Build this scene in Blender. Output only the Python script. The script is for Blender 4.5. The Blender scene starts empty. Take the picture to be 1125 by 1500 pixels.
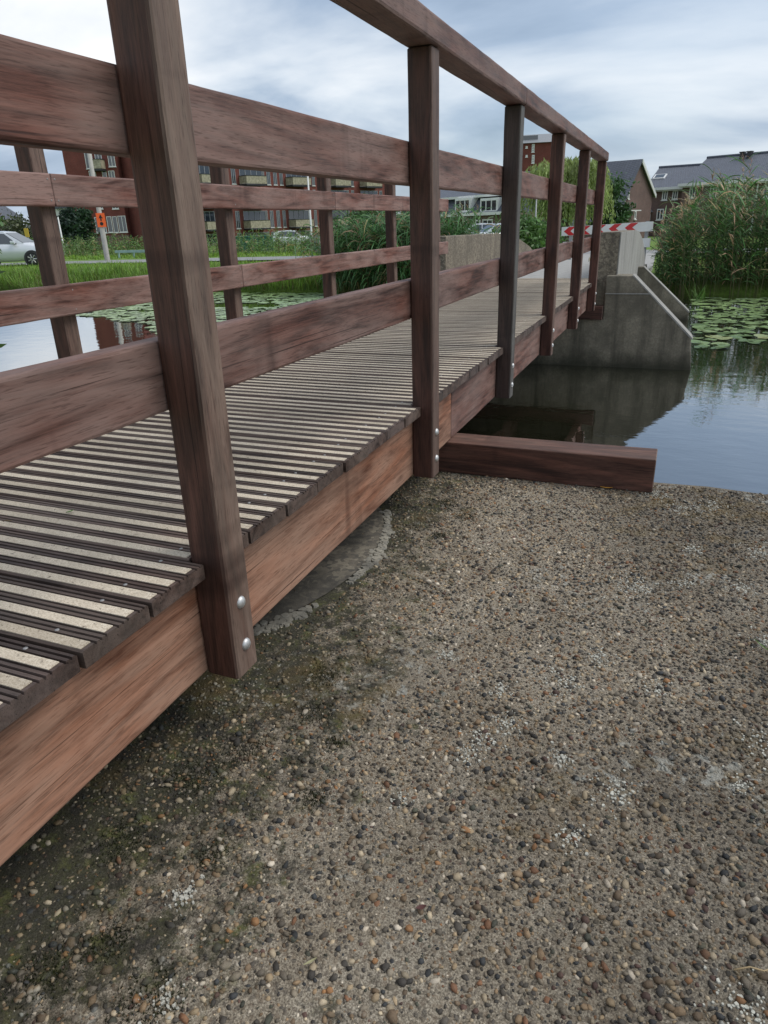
import bpy, math, random
import numpy as np
from mathutils import Vector, Matrix
random.seed(7); RNG = np.random.default_rng(7)
S = bpy.context.scene; COL = S.collection
# ------------------------------------------------------------------ camera
FPX, PITCH, YAW, ROLL = 1011.6, math.radians(-22.6), math.radians(-22.64), math.radians(-1.858)
CAM = Vector((0.696, -0.914, 0.557))
_f = Vector((math.sin(YAW)*math.cos(PITCH), math.cos(YAW)*math.cos(PITCH), math.sin(PITCH)))
_r = Vector((math.cos(YAW), -math.sin(YAW), 0)); _u = _r.cross(_f)
_R = _r*math.cos(ROLL)+_u*math.sin(ROLL); _U = -_r*math.sin(ROLL)+_u*math.cos(ROLL)
cd = bpy.data.cameras.new('camera'); cam = bpy.data.objects.new('camera', cd); COL.objects.link(cam)
cd.sensor_fit = 'VERTICAL'; cd.sensor_height = 36; cd.sensor_width = 27; cd.lens = 36*FPX/1500
cd.clip_start = .02; cd.clip_end = 3000
m = Matrix((_R, _U, -_f)).transposed().to_4x4(); m.translation = CAM; cam.matrix_world = m
S.camera = cam
# ------------------------------------------------------------------ world, sun, exposure
SUN_AZ, SUN_EL = math.radians(70), math.radians(52)      # azimuth clockwise from +Y
w = bpy.data.worlds.new('World'); S.world = w; w.use_nodes = True
nt = w.node_tree; nt.nodes.clear()
def nd(nt, typ, **kw):
    n = nt.nodes.new(typ)
    for k, v in kw.items():
        if k in ('operation','blend_type','noise_dimensions','feature','wave_type','bands_direction','data_type','attribute_name','sky_type','sun_disc','sun_elevation','sun_rotation','interpolation_type','distance','rings_direction','wave_profile','use_clamp','normalize','clamp'):
            setattr(n, k, v)
        else:
            n.inputs[k].default_value = v
    return n
def ramp(nt, fac, stops):
    n = nt.nodes.new('ShaderNodeValToRGB'); e = n.color_ramp.elements
    while len(e) < len(stops): e.new(.5)
    for i, (p, c) in enumerate(stops):
        e[i].position = p; e[i].color = (*c, 1) if len(c) == 3 else c
    nt.links.new(fac, n.inputs[0]); return n.outputs[0]
def mth(nt, op, a, b=None, c=None, clamp=False):
    n = nt.nodes.new('ShaderNodeMath'); n.operation = op; n.use_clamp = clamp
    for i, x in enumerate((a, b, c)):
        if x is None: continue
        if isinstance(x, (int, float)): n.inputs[i].default_value = x
        else: nt.links.new(x, n.inputs[i])
    return n.outputs[0]
def mix(nt, fac, a, b, mode='MIX'):
    n = nt.nodes.new('ShaderNodeMix'); n.data_type = 'RGBA'; n.blend_type = mode
    for i, x in ((0, fac), (6, a), (7, b)):
        if isinstance(x, (int, float)): n.inputs[i].default_value = x
        elif isinstance(x, tuple): n.inputs[i].default_value = (*x, 1)
        else: nt.links.new(x, n.inputs[i])
    return n.outputs[2]
tc = nd(nt, 'ShaderNodeTexCoord'); sep = nd(nt, 'ShaderNodeSeparateXYZ'); nt.links.new(tc.outputs['Generated'], sep.inputs[0])
zz = mth(nt, 'ADD', mth(nt, 'MAXIMUM', sep.outputs[2], 0.0), .30)
cb = nd(nt, 'ShaderNodeCombineXYZ')
nt.links.new(mth(nt, 'DIVIDE', sep.outputs[0], zz), cb.inputs[0]); nt.links.new(mth(nt, 'DIVIDE', sep.outputs[1], zz), cb.inputs[1])
mp = nd(nt, 'ShaderNodeMapping'); mp.inputs['Rotation'].default_value = (0, 0, .5); mp.inputs['Scale'].default_value = (.85, 1.25, 1); mp.inputs['Location'].default_value = (3.1, 1.7, 0)
nt.links.new(cb.outputs[0], mp.inputs[0])
n1 = nd(nt, 'ShaderNodeTexNoise', Scale=1.15, Detail=7.0, Roughness=.50, Distortion=.45); nt.links.new(mp.outputs[0], n1.inputs['Vector'])
n2 = nd(nt, 'ShaderNodeTexNoise', Scale=.45, Detail=3.0, Roughness=.5); nt.links.new(mp.outputs[0], n2.inputs['Vector'])
sky = nd(nt, 'ShaderNodeTexSky', sky_type='NISHITA', sun_disc=False, sun_elevation=SUN_EL, sun_rotation=SUN_AZ)
skyc = mix(nt, 1.0, sky.outputs[0], (.1, .1, .1), 'MULTIPLY')
cl = ramp(nt, n1.outputs[0], [(.32, (.17, .23, .32)), (.45, (.31, .38, .48)), (.55, (.53, .58, .64)), (.68, (.76, .77, .78))])
cover = ramp(nt, n2.outputs[0], [(.30, (.45,)*3), (.52, (.96,)*3)])
skymix = mix(nt, cover, skyc, cl)
bg = nd(nt, 'ShaderNodeBackground', Strength=1.0); nt.links.new(skymix, bg.inputs[0])
out = nd(nt, 'ShaderNodeOutputWorld'); nt.links.new(bg.outputs[0], out.inputs[0])
sd = bpy.data.lights.new('sun', 'SUN'); sd.energy = 1.5; sd.angle = math.radians(38); sd.color = (1, .96, .9)
so = bpy.data.objects.new('sun', sd); COL.objects.link(so)
sv = Vector((math.sin(SUN_AZ)*math.cos(SUN_EL), math.cos(SUN_AZ)*math.cos(SUN_EL), math.sin(SUN_EL)))
so.rotation_euler = sv.to_track_quat('Z', 'Y').to_euler(); so.location = (0, 0, 30)
S.view_settings.view_transform = 'Standard'; S.view_settings.look = 'None'; S.view_settings.exposure = .52; S.view_settings.gamma = 1
S.cycles.use_denoising = True
S.cycles.max_bounces = 6
# ------------------------------------------------------------------ pixel helpers (photograph is 1125 x 1500)
def ray(u, v): return _R*((u-562.5)/FPX)+_U*((750-v)/FPX)+_f
def at(u, v, depth): return CAM+ray(u, v)*depth
def onz(u, v, z): d = ray(u, v); return CAM+d*((z-CAM.z)/d.z)
def hz(x, y, v):                                   # height of the point above (x, y) that shows on row v
    d = Vector((x, y, 0))-CAM; d.z = -CAM.z; k = (750-v)/FPX
    return (k*d.dot(_f)-d.dot(_U))/(_U.z-k*_f.z)
# ------------------------------------------------------------------ object helpers
def tag(o, label=None, cat=None, group=None, kind=None):
    for k, v in (('label', label), ('category', cat), ('group', group), ('kind', kind)):
        if v: o[k] = v
    return o
def link(name, data, parent=None, mw=None):
    o = bpy.data.objects.new(name, data); COL.objects.link(o)
    if parent: o.parent = parent
    if mw is not None: o.matrix_basis = mw
    return o
def empty(name, loc=(0, 0, 0), rz=0):
    o = link(name, None); o.location = loc; o.rotation_euler.z = rz; o.empty_display_size = .1; return o
class MB:
    def __init__(s): s.v = []; s.f = []; s.c = []
    def add(s, vs, fs, col=None):
        b = len(s.v); s.v += [tuple(p) for p in vs]; s.f += [tuple(i+b for i in q) for q in fs]
        s.c += [col or (1, 1, 1)]*len(vs)
    def box(s, x0, x1, y0, y1, z0, z1, col=None):
        s.add([(x0,y0,z0),(x1,y0,z0),(x1,y1,z0),(x0,y1,z0),(x0,y0,z1),(x1,y0,z1),(x1,y1,z1),(x0,y1,z1)],
              [(3,2,1,0),(4,5,6,7),(0,1,5,4),(1,2,6,5),(2,3,7,6),(3,0,4,7)], col); return s
    def prism(s, poly, a, b, axis='y'):            # poly in the plane across axis, counter-clockwise or not
        n = len(poly)
        def P(p, t): return (p[0], t, p[1]) if axis == 'y' else ((t, p[0], p[1]) if axis == 'x' else (p[0], p[1], t))
        s.add([P(p, a) for p in poly]+[P(p, b) for p in poly],
              [tuple(range(n)), tuple(range(2*n-1, n-1, -1))]+[(i, i+n, (i+1) % n+n, (i+1) % n) for i in range(n)]); return s
    def tube(s, pts, rad, n=6, col=None):
        rings = []; pts = [Vector(p) for p in pts]
        for i, p in enumerate(pts):
            t = (pts[min(i+1, len(pts)-1)]-pts[max(i-1, 0)]).normalized()
            a = t.orthogonal().normalized(); b = t.cross(a); r = rad[i] if isinstance(rad, (list, tuple)) else rad
            rings += [p+(a*math.cos(k*2*math.pi/n)+b*math.sin(k*2*math.pi/n))*r for k in range(n)]
        fs = []
        for i in range(len(pts)-1):
            for k in range(n): fs.append((i*n+k, i*n+(k+1) % n, (i+1)*n+(k+1) % n, (i+1)*n+k))
        fs += [tuple(range(n-1, -1, -1)), tuple(range((len(pts)-1)*n, len(pts)*n))]
        s.add(rings, fs, col); return s
    def mesh(s, name, mat=None, smooth=False, bevel=0, fixn=True):
        me = bpy.data.meshes.new(name); me.from_pydata(s.v, [], s.f)
        if fixn or bevel:
            import bmesh
            bm = bmesh.new(); bm.from_mesh(me)
            if fixn: bmesh.ops.recalc_face_normals(bm, faces=bm.faces)
            if bevel: bmesh.ops.bevel(bm, geom=list(bm.edges), offset=bevel, segments=2, affect='EDGES', profile=.6)
            bm.to_mesh(me); bm.free()
        elif any(c != (1, 1, 1) for c in s.c):
            at_ = me.color_attributes.new('Col', 'FLOAT_COLOR', 'POINT')
            at_.data.foreach_set('color', np.c_[np.array(s.c), np.ones(len(s.c))].ravel())
        if smooth: me.shade_smooth()
        if mat: me.materials.append(mat)
        return me
    def build(s, name, mat, parent=None, mw=None, **k): return link(name, s.mesh(name, mat, **k), parent, mw)
def npmesh(name, V, T, mat, colr=None, smooth=False):      # large triangle meshes straight from arrays
    me = bpy.data.meshes.new(name); V = np.asarray(V, np.float32); T = np.asarray(T, np.int32)
    k = T.shape[1]
    me.vertices.add(len(V)); me.vertices.foreach_set('co', V.ravel())
    me.loops.add(T.size); me.loops.foreach_set('vertex_index', T.ravel())
    me.polygons.add(len(T)); me.polygons.foreach_set('loop_start', np.arange(0, T.size, k, dtype=np.int32))
    me.update(calc_edges=True)
    if colr is not None:
        a = me.color_attributes.new('Col', 'FLOAT_COLOR', 'POINT')
        a.data.foreach_set('color', np.c_[colr, np.ones(len(V))].astype(np.float32).ravel())
    if smooth: me.shade_smooth()
    me.materials.append(mat); return me
# ------------------------------------------------------------------ materials
def newmat(name):
    m = bpy.data.materials.new(name); m.use_nodes = True; t = m.node_tree
    return m, t, t.nodes['Principled BSDF']
def bump(t, b, h, strength=.3, dist=.01):
    n = nd(t, 'ShaderNodeBump', Strength=strength, Distance=dist); t.links.new(h, n.inputs['Height']); t.links.new(n.outputs[0], b.inputs['Normal'])
def plain(name, c, rough=.6, metal=0, var=.12, scale=6, coat=0):
    m, t, b = newmat(name); tcn = nd(t, 'ShaderNodeTexCoord')
    n = nd(t, 'ShaderNodeTexNoise', Scale=scale, Detail=5.0, Roughness=.6); t.links.new(tcn.outputs['Object'], n.inputs['Vector'])
    lo = tuple(x*(1-var) for x in c); hi = tuple(min(1, x*(1+var)) for x in c)
    t.links.new(ramp(t, n.outputs[0], [(.3, lo), (.7, hi)]), b.inputs['Base Color'])
    b.inputs['Roughness'].default_value = rough; b.inputs['Metallic'].default_value = metal; b.inputs['Coat Weight'].default_value = coat
    return m
def wood(name, dark, midc, grey, silver=.5, rough=.62, lit_weather=None):
    m, t, b = newmat(name); L = t.links.new
    tcn = nd(t, 'ShaderNodeTexCoord'); oi = nd(t, 'ShaderNodeObjectInfo')
    off = nd(t, 'ShaderNodeVectorMath', operation='MULTIPLY_ADD'); L(oi.outputs['Random'], off.inputs[0]); off.inputs[1].default_value = (37, 19, 23); L(tcn.outputs['Object'], off.inputs[2])
    def mapped(sc):
        q = nd(t, 'ShaderNodeMapping'); q.inputs['Scale'].default_value = sc; L(off.outputs[0], q.inputs[0]); return q.outputs[0]
    wob = nd(t, 'ShaderNodeTexNoise', Scale=1.0, Detail=2.0); L(mapped((1.1, 5, 5)), wob.inputs['Vector'])
    fig = nd(t, 'ShaderNodeTexNoise', Scale=1.0, Detail=7.0, Roughness=.62, Distortion=2.0); L(mapped((1.7, 15, 15)), fig.inputs['Vector'])
    fine = nd(t, 'ShaderNodeTexNoise', Scale=1.0, Detail=5.0, Roughness=.75); L(mapped((8, 270, 270)), fine.inputs['Vector'])
    pore = nd(t, 'ShaderNodeTexNoise', Scale=1.0, Detail=2.0, Roughness=.5); L(mapped((30, 420, 420)), pore.inputs['Vector'])
    blot = nd(t, 'ShaderNodeTexNoise', Scale=1.0, Detail=4.0, Roughness=.55); L(mapped((2.2, 6, 6)), blot.inputs['Vector'])
    wv = nd(t, 'ShaderNodeTexNoise', Scale=1.0, Detail=1.0, Distortion=2.2); L(mapped((.55, 5, 5)), wv.inputs['Vector'])
    bands = mth(t, 'MULTIPLY_ADD', mth(t, 'SINE', mth(t, 'MULTIPLY', wv.outputs[0], 38.0)), .5, .5)
    f = mth(t, 'ADD', mth(t, 'ADD', mth(t, 'MULTIPLY', fig.outputs[0], .46), mth(t, 'MULTIPLY', fine.outputs[0], .44)), mth(t, 'MULTIPLY', bands, .10))
    c1 = ramp(t, f, [(.36, dark), (.50, midc), (.62, tuple(x*1.7 for x in midc))])
    g = ramp(t, mth(t, 'ADD', mth(t, 'MULTIPLY', blot.outputs[0], .6), mth(t, 'MULTIPLY', fig.outputs[0], .4)), [(.40, (0, 0, 0)), (.58, (silver,)*3)])
    if lit_weather:                                     # sunward faces paler and greyer: silvering plus lit-side contrast painted into the colour
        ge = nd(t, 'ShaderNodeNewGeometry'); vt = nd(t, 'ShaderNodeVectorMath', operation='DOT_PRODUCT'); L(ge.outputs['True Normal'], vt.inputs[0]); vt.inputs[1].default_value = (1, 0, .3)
        wf = mth(t, 'MULTIPLY_ADD', mth(t, 'MAXIMUM', vt.outputs['Value'], 0.0), lit_weather, .03)
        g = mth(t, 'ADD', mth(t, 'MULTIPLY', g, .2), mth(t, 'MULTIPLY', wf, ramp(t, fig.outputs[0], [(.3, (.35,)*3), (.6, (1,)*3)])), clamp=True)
    c2 = mix(t, g, c1, grey)
    stain = nd(t, 'ShaderNodeTexNoise', Scale=1.0, Detail=3.0, Roughness=.6); L(mapped((7, 1.2, 1.2)), stain.inputs['Vector'])
    c3 = mix(t, ramp(t, stain.outputs[0], [(.60, (0,)*3), (.72, (.55,)*3)]), c2, tuple(x*.8 for x in dark))
    crack = nd(t, 'ShaderNodeTexNoise', Scale=1.0, Detail=2.0, Roughness=.5); L(mapped((1.3, 170, 170)), crack.inputs['Vector'])
    c3 = mix(t, ramp(t, crack.outputs[0], [(.27, (.8,)*3), (.335, (0,)*3)]), c3, tuple(x*.45 for x in dark))
    kn = nd(t, 'ShaderNodeTexVoronoi', Scale=1.0, Randomness=1.0); L(mapped((1.6, 7, 7)), kn.inputs['Vector'])
    c3 = mix(t, ramp(t, kn.outputs['Distance'], [(.03, (.8,)*3), (.10, (0,)*3)]), c3, tuple(x*.7 for x in dark))
    c4 = mix(t, ramp(t, pore.outputs[0], [(.31, (.45,)*3), (.45, (0,)*3)]), c3, dark)
    L(mix(t, 1.0, c4, oi.outputs['Color'], 'MULTIPLY'), b.inputs['Base Color'])
    L(ramp(t, fig.outputs[0], [(.3, (rough-.1,)*3), (.7, (rough+.12,)*3)]), b.inputs['Roughness'])
    h = mth(t, 'ADD', mth(t, 'MULTIPLY', fine.outputs[0], .6), mth(t, 'MULTIPLY', pore.outputs[0], .6))
    bump(t, b, h, .35, .0012); b.inputs['Specular IOR Level'].default_value = .35
    return m
M = {}
M['wood'] = wood('hardwood', (.030, .011, .007), (.120, .052, .037), (.27, .20, .172), .70)
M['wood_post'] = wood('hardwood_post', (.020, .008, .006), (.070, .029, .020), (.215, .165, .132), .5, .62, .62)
M['wood_red'] = wood('hardwood_red', (.070, .022, .011), (.235, .100, .056), (.40, .262, .188), .62, .7)
M['wood_deck'] = wood('hardwood_deck', (.020, .011, .008), (.068, .042, .033), (.145, .115, .10), .5, .65)
def m_strip():
    m, t, b = newmat('antislip_grit'); L = t.links.new; tcn = nd(t, 'ShaderNodeTexCoord'); oi = nd(t, 'ShaderNodeObjectInfo')
    n = nd(t, 'ShaderNodeTexNoise', Scale=420.0, Detail=3.0, Roughness=.7); L(tcn.outputs['Object'], n.inputs['Vector'])
    n2 = nd(t, 'ShaderNodeTexNoise', Scale=9.0, Detail=4.0, Roughness=.6); g = nd(t, 'ShaderNodeNewGeometry'); L(g.outputs['Position'], n2.inputs['Vector'])
    c = ramp(t, n.outputs[0], [(.3, (.34, .275, .20)), (.5, (.57, .485, .37)), (.72, (.74, .66, .54))])
    n3 = nd(t, 'ShaderNodeTexNoise', Scale=95.0, Detail=4.0, Roughness=.7); L(g.outputs['Position'], n3.inputs['Vector'])
    c = mix(t, ramp(t, n2.outputs[0], [(.45, (0,)*3), (.75, (.5,)*3)]), c, (.33, .27, .205))
    c = mix(t, ramp(t, n3.outputs[0], [(.60, (0,)*3), (.70, (.85,)*3)]), c, (.085, .06, .045))
    c = mix(t, 1.0, c, ramp(t, oi.outputs['Random'], [(0, (.78, .77, .75)), (1, (1.08,)*3)]), 'MULTIPLY')
    L(c, b.inputs['Base Color']); b.inputs['Roughness'].default_value = .9; bump(t, b, n.outputs[0], .6, .001); return m
M['strip'] = m_strip()
M['steel'] = plain('galvanised_steel', (.58, .58, .57), .5, .75, .2, 160)
def m_slab(name, pebbles):
    m, t, b = newmat(name); L = t.links.new; g = nd(t, 'ShaderNodeNewGeometry'); P = g.outputs['Position']
    def noise(sc, det=5.0, ro=.6, dis=0.0):
        n = nd(t, 'ShaderNodeTexNoise', Scale=sc, Detail=det, Roughness=ro, Distortion=dis); L(P, n.inputs['Vector']); return n.outputs[0]
    sx = nd(t, 'ShaderNodeSeparateXYZ'); L(P, sx.inputs[0])
    grit = noise(330.0, 4.0, .75); mid = noise(7.0, 6.0, .62); big = noise(1.7, 4.0, .55)
    if pebbles:
        a = nd(t, 'ShaderNodeAttribute', attribute_name='Col'); base = a.outputs['Color']
        base = mix(t, .55, base, ramp(t, grit, [(.25, (.55,)*3), (.75, (1.3,)*3)]), 'MULTIPLY')
    else:
        base = ramp(t, grit, [(.30, (.05, .043, .035)), (.46, (.25, .225, .185)), (.66, (.62, .575, .50))])
        vo = nd(t, 'ShaderNodeTexVoronoi', Scale=105.0, Randomness=1.0); L(P, vo.inputs['Vector'])
        sp = nd(t, 'ShaderNodeSeparateColor'); L(vo.outputs['Color'], sp.inputs[0])
        stone = ramp(t, sp.outputs[0], [(.1, (.04, .04, .042)), (.4, (.12, .10, .085)), (.7, (.22, .17, .125)), (.95, (.36, .31, .25))])
        base = mix(t, ramp(t, vo.outputs['Distance'], [(.3, (.55,)*3), (.5, (0,)*3)]), base, stone)
    wet = ramp(t, mth(t, 'ADD', mth(t, 'MULTIPLY', big, .7), mth(t, 'MULTIPLY_ADD', sx.outputs[0], .22, mth(t, 'MULTIPLY', mid, .3))), [(.50, (1.2, 1.17, 1.1)), (.76, (.52, .50, .46))])
    base = mix(t, .9, base, wet, 'MULTIPLY')
    dirt = ramp(t, mid, [(.36, (.62, .57, .50)), (.62, (1.08, 1.05, 1.0))])
    base = mix(t, .8, base, dirt, 'MULTIPLY')
    # moss and algae along the drip line of the bridge
    k = mth(t, 'MULTIPLY_ADD', sx.outputs[0], -3.2, 1.38)
    k = mth(t, 'SUBTRACT', k, mth(t, 'MULTIPLY', mth(t, 'ABSOLUTE', mth(t, 'SUBTRACT', sx.outputs[1], -.3)), .28))
    mm = mth(t, 'ADD', mth(t, 'ADD', k, mth(t, 'MULTIPLY_ADD', mid, 3.4, -1.95)), mth(t, 'MULTIPLY_ADD', noise(34.0, 6.0, .72), 3.2, -1.6))
    mossf = ramp(t, mm, [(.25, (0,)*3), (.95, (.9 if not pebbles else .45,)*3)])
    mc = ramp(t, noise(26.0, 5.0, .7), [(.38, (.008, .008, .005)), (.55, (.028, .030, .008)), (.68, (.095, .105, .02))])
    base = mix(t, mossf, base, mc)
    ol = ramp(t, mth(t, 'MULTIPLY', noise(12.0, 4.0, .6), big), [(.29, (0,)*3), (.40, (.38,)*3)])
    base = mix(t, ol, base, (.19, .13, .04))
    lich = ramp(t, mth(t, 'MULTIPLY', noise(38.0, 5.0, .55, .6), noise(3.1, 3.0, .5)), [(.345, (0,)*3), (.40, (.6,)*3)])
    lich = mix(t, mossf, lich, (0, 0, 0)); base = mix(t, lich, base, (.42, .42, .37))
    L(base, b.inputs['Base Color']); b.inputs['Roughness'].default_value = .78 if pebbles else .93
    bump(t, b, mth(t, 'ADD', grit, noise(90.0, 4.0, .7)), .35 if pebbles else .9, .002 if pebbles else .005); return m
M['slab'] = m_slab('exposed_aggregate_matrix', False); M['pebble'] = m_slab('pebble_stone', True)
def m_conc(name, c, agg=0.0, stain=.6):
    m, t, b = newmat(name); L = t.links.new; g = nd(t, 'ShaderNodeNewGeometry'); P = g.outputs['Position']
    def noise(sc, det=5.0, ro=.6, scale3=None):
        n = nd(t, 'ShaderNodeTexNoise', Scale=sc, Detail=det, Roughness=ro)
        if scale3:
            q = nd(t, 'ShaderNodeMapping'); q.inputs['Scale'].default_value = scale3; L(P, q.inputs[0]); L(q.outputs[0], n.inputs['Vector'])
        else: L(P, n.inputs['Vector'])
        return n.outputs[0]
    fine = noise(70.0, 5.0, .7); mid = noise(2.6, 8.0, .68); drip = noise(1.0, 5.0, .6, (9, 9, .8))
    base = ramp(t, fine, [(.25, tuple(x*.7 for x in c)), (.7, tuple(x*1.2 for x in c))])
    if agg:
        vo = nd(t, 'ShaderNodeTexVoronoi', Scale=70.0); L(P, vo.inputs['Vector']); sp = nd(t, 'ShaderNodeSeparateColor'); L(vo.outputs['Color'], sp.inputs[0])
        st = ramp(t, sp.outputs[0], [(.1, (.06, .05, .04)), (.5, (.19, .155, .11)), (.9, (.36, .31, .22))])
        base = mix(t, agg, base, st)
    base = mix(t, ramp(t, mid, [(.38, (stain,)*3), (.58, (0,)*3)]), base, tuple(x*.42 for x in c))
    base = mix(t, ramp(t, drip, [(.50, (0,)*3), (.68, (stain,)*3)]), base, tuple(x*.30 for x in c))
    sx = nd(t, 'ShaderNodeSeparateXYZ'); L(P, sx.inputs[0])                       # tide line of algae just above the water
    tide = ramp(t, mth(t, 'ADD', sx.outputs[2], mth(t, 'MULTIPLY_ADD', mid, .22, .75)), [(.04, (.85,)*3), (.20, (0,)*3)])
    base = mix(t, tide, base, (.030, .030, .017))
    L(base, b.inputs['Base Color']); b.inputs['Roughness'].default_value = .9
    bump(t, b, mth(t, 'ADD', fine, mid), .4, .006); return m
M['conc'] = m_conc('cast_concrete', (.27, .24, .18), .18, .85); M['conc_pale'] = m_conc('pale_concrete', (.34, .33, .30), 0, .35)
M['conc_agg'] = m_conc('pebbled_concrete', (.25, .215, .165), .6, .5)
M['mortar'] = m_conc('mortar', (.36, .34, .285), .3, .8); M['patch'] = m_conc('smooth_patch', (.13, .12, .10), .45, .85)
M['paver'] = plain('grey_pavers', (.33, .32, .30), .9, 0, .18, 14)
M['asphalt'] = plain('asphalt', (.24, .24, .24), .9, 0, .1, 30)
def m_water():
    m, t, b = newmat('canal_water'); L = t.links.new; g = nd(t, 'ShaderNodeNewGeometry')
    def noise(sc, s3, det):
        q = nd(t, 'ShaderNodeMapping'); q.inputs['Scale'].default_value = s3; q.inputs['Rotation'].default_value = (0, 0, .3); L(g.outputs['Position'], q.inputs[0])
        n = nd(t, 'ShaderNodeTexNoise', Scale=sc, Detail=det, Roughness=.5); L(q.outputs[0], n.inputs['Vector']); return n.outputs[0]
    h = mth(t, 'ADD', noise(5.0, (1, 1.6, 1), 3.0), mth(t, 'MULTIPLY', noise(1.1, (1, 1.4, 1), 2.0), 1.5))
    b.inputs['Base Color'].default_value = (.016, .017, .009, 1); b.inputs['Roughness'].default_value = .025; b.inputs['IOR'].default_value = 2.8
    bump(t, b, h, .028, .05); b.inputs['Coat Weight'].default_value = 1; b.inputs['Coat IOR'].default_value = 2.0; b.inputs['Coat Roughness'].default_value = .02; t.links.new(b.inputs['Normal'].links[0].from_socket, b.inputs['Coat Normal']); return m
M['water'] = m_water()
def m_ground():
    m, t, b = newmat('meadow_soil'); L = t.links.new; g = nd(t, 'ShaderNodeNewGeometry')
    n = nd(t, 'ShaderNodeTexNoise', Scale=.9, Detail=7.0, Roughness=.65); L(g.outputs['Position'], n.inputs['Vector'])
    n2 = nd(t, 'ShaderNodeTexNoise', Scale=14.0, Detail=5.0, Roughness=.7); L(g.outputs['Position'], n2.inputs['Vector'])
    c = ramp(t, mth(t, 'ADD', mth(t, 'MULTIPLY', n.outputs[0], .5), mth(t, 'MULTIPLY', n2.outputs[0], .5)), [(.3, (.06, .09, .018)), (.5, (.13, .22, .03)), (.7, (.20, .30, .055))])
    L(c, b.inputs['Base Color']); b.inputs['Roughness'].default_value = 1; bump(t, b, n2.outputs[0], .8, .06); return m
M['ground'] = m_ground()
def m_leaf(name, trans=.3, rough=.5):
    m, t, b = newmat(name); L = t.links.new; a = nd(t, 'ShaderNodeAttribute', attribute_name='Col')
    L(a.outputs['Color'], b.inputs['Base Color']); b.inputs['Roughness'].default_value = rough
    tr = nd(t, 'ShaderNodeBsdfTranslucent'); mx = nd(t, 'ShaderNodeMixShader', Fac=trans); o = t.nodes['Material Output']
    L(a.outputs['Color'], tr.inputs[0]); L(b.outputs[0], mx.inputs[1]); L(tr.outputs[0], mx.inputs[2]); L(mx.outputs[0], o.inputs[0]); return m
M['leaf'] = m_leaf('foliage'); M['pad'] = m_leaf('lily_leaf', .05, .32)
def m_pad_obj():
    m, t, b = newmat('lily_pad_leaf'); L = t.links.new; oi = nd(t, 'ShaderNodeObjectInfo'); tcn = nd(t, 'ShaderNodeTexCoord')
    n = nd(t, 'ShaderNodeTexNoise', Scale=6.0, Detail=4.0); L(tcn.outputs['Object'], n.inputs['Vector'])
    c = ramp(t, oi.outputs['Random'], [(.0, (.10, .16, .05)), (.45, (.19, .28, .10)), (.85, (.29, .38, .17)), (1, (.34, .29, .11))])
    L(mix(t, .7, c, ramp(t, n.outputs[0], [(.3, (.6,)*3), (.7, (1.25,)*3)]), 'MULTIPLY'), b.inputs['Base Color']); b.inputs['Roughness'].default_value = .3; return m
M['padobj'] = m_pad_obj()
M['bark'] = plain('bark', (.09, .07, .05), .9, 0, .3, 9)
def m_brick(name, c1, c2, mort, s=4.5):
    m, t, b = newmat(name); L = t.links.new; tcn = nd(t, 'ShaderNodeTexCoord'); sp = nd(t, 'ShaderNodeSeparateXYZ'); L(tcn.outputs['Object'], sp.inputs[0])
    cb = nd(t, 'ShaderNodeCombineXYZ'); L(mth(t, 'ADD', sp.outputs[0], sp.outputs[1]), cb.inputs[0]); L(sp.outputs[2], cb.inputs[1])
    br = nd(t, 'ShaderNodeTexBrick', Scale=s, Color1=(*c1, 1), Color2=(*c2, 1), Mortar=(*mort, 1)); br.inputs['Mortar Size'].default_value = .018; L(cb.outputs[0], br.inputs['Vector'])
    n = nd(t, 'ShaderNodeTexNoise', Scale=1.3, Detail=6.0); L(tcn.outputs['Object'], n.inputs['Vector'])
    L(mix(t, .6, br.outputs[0], ramp(t, n.outputs[0], [(.3, (.7,)*3), (.7, (1.2,)*3)]), 'MULTIPLY'), b.inputs['Base Color']); b.inputs['Roughness'].default_value = .9; return m
M['brick_red'] = m_brick('red_brick', (.19, .042, .032), (.14, .032, .026), (.16, .09, .07))
M['brick_dark'] = m_brick('dark_brick', (.17, .095, .08), (.12, .075, .068), (.19, .15, .13))
def m_tiles(name, c, s=3.2):
    m, t, b = newmat(name); L = t.links.new; tcn = nd(t, 'ShaderNodeTexCoord'); sp = nd(t, 'ShaderNodeSeparateXYZ'); L(tcn.outputs['Object'], sp.inputs[0])
    cb = nd(t, 'ShaderNodeCombineXYZ'); L(sp.outputs[0], cb.inputs[0]); L(sp.outputs[1], cb.inputs[1])
    br = nd(t, 'ShaderNodeTexBrick', Scale=s, Color1=(*c, 1), Color2=(*(x*.8 for x in c), 1), Mortar=(*(x*.35 for x in c), 1)); br.inputs['Mortar Size'].default_value = .05; br.inputs['Row Height'].default_value = .8; L(cb.outputs[0], br.inputs['Vector'])
    L(br.outputs[0], b.inputs['Base Color']); b.inputs['Roughness'].default_value = .45; bump(t, b, br.outputs['Fac'], .5, -.05); return m
M['tiles'] = m_tiles('roof_tiles', (.135, .145, .175)); M['tiles2'] = m_tiles('roof_tiles_slate', (.085, .095, .125)); 
M['white'] = plain('white_paint', (.72, .72, .70), .5, 0, .06, 3); M['grey'] = plain('grey_metal', (.30, .31, .32), .5, .3, .1, 5)
M['dark'] = plain('dark_plastic', (.025, .025, .028), .5, 0, .2, 5); M['yellowish'] = plain('yellow_panel', (.33, .295, .21), .6, 0, .45, 4)
M['orange'] = plain('orange_sign', (.85, .13, .02), .45, 0, .05, 3); M['red'] = plain('red_sign', (.55, .025, .03), .4, 0, .12, 6); M['black'] = plain('black_print', (.01, .01, .01), .5, 0, .1, 5)
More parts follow.
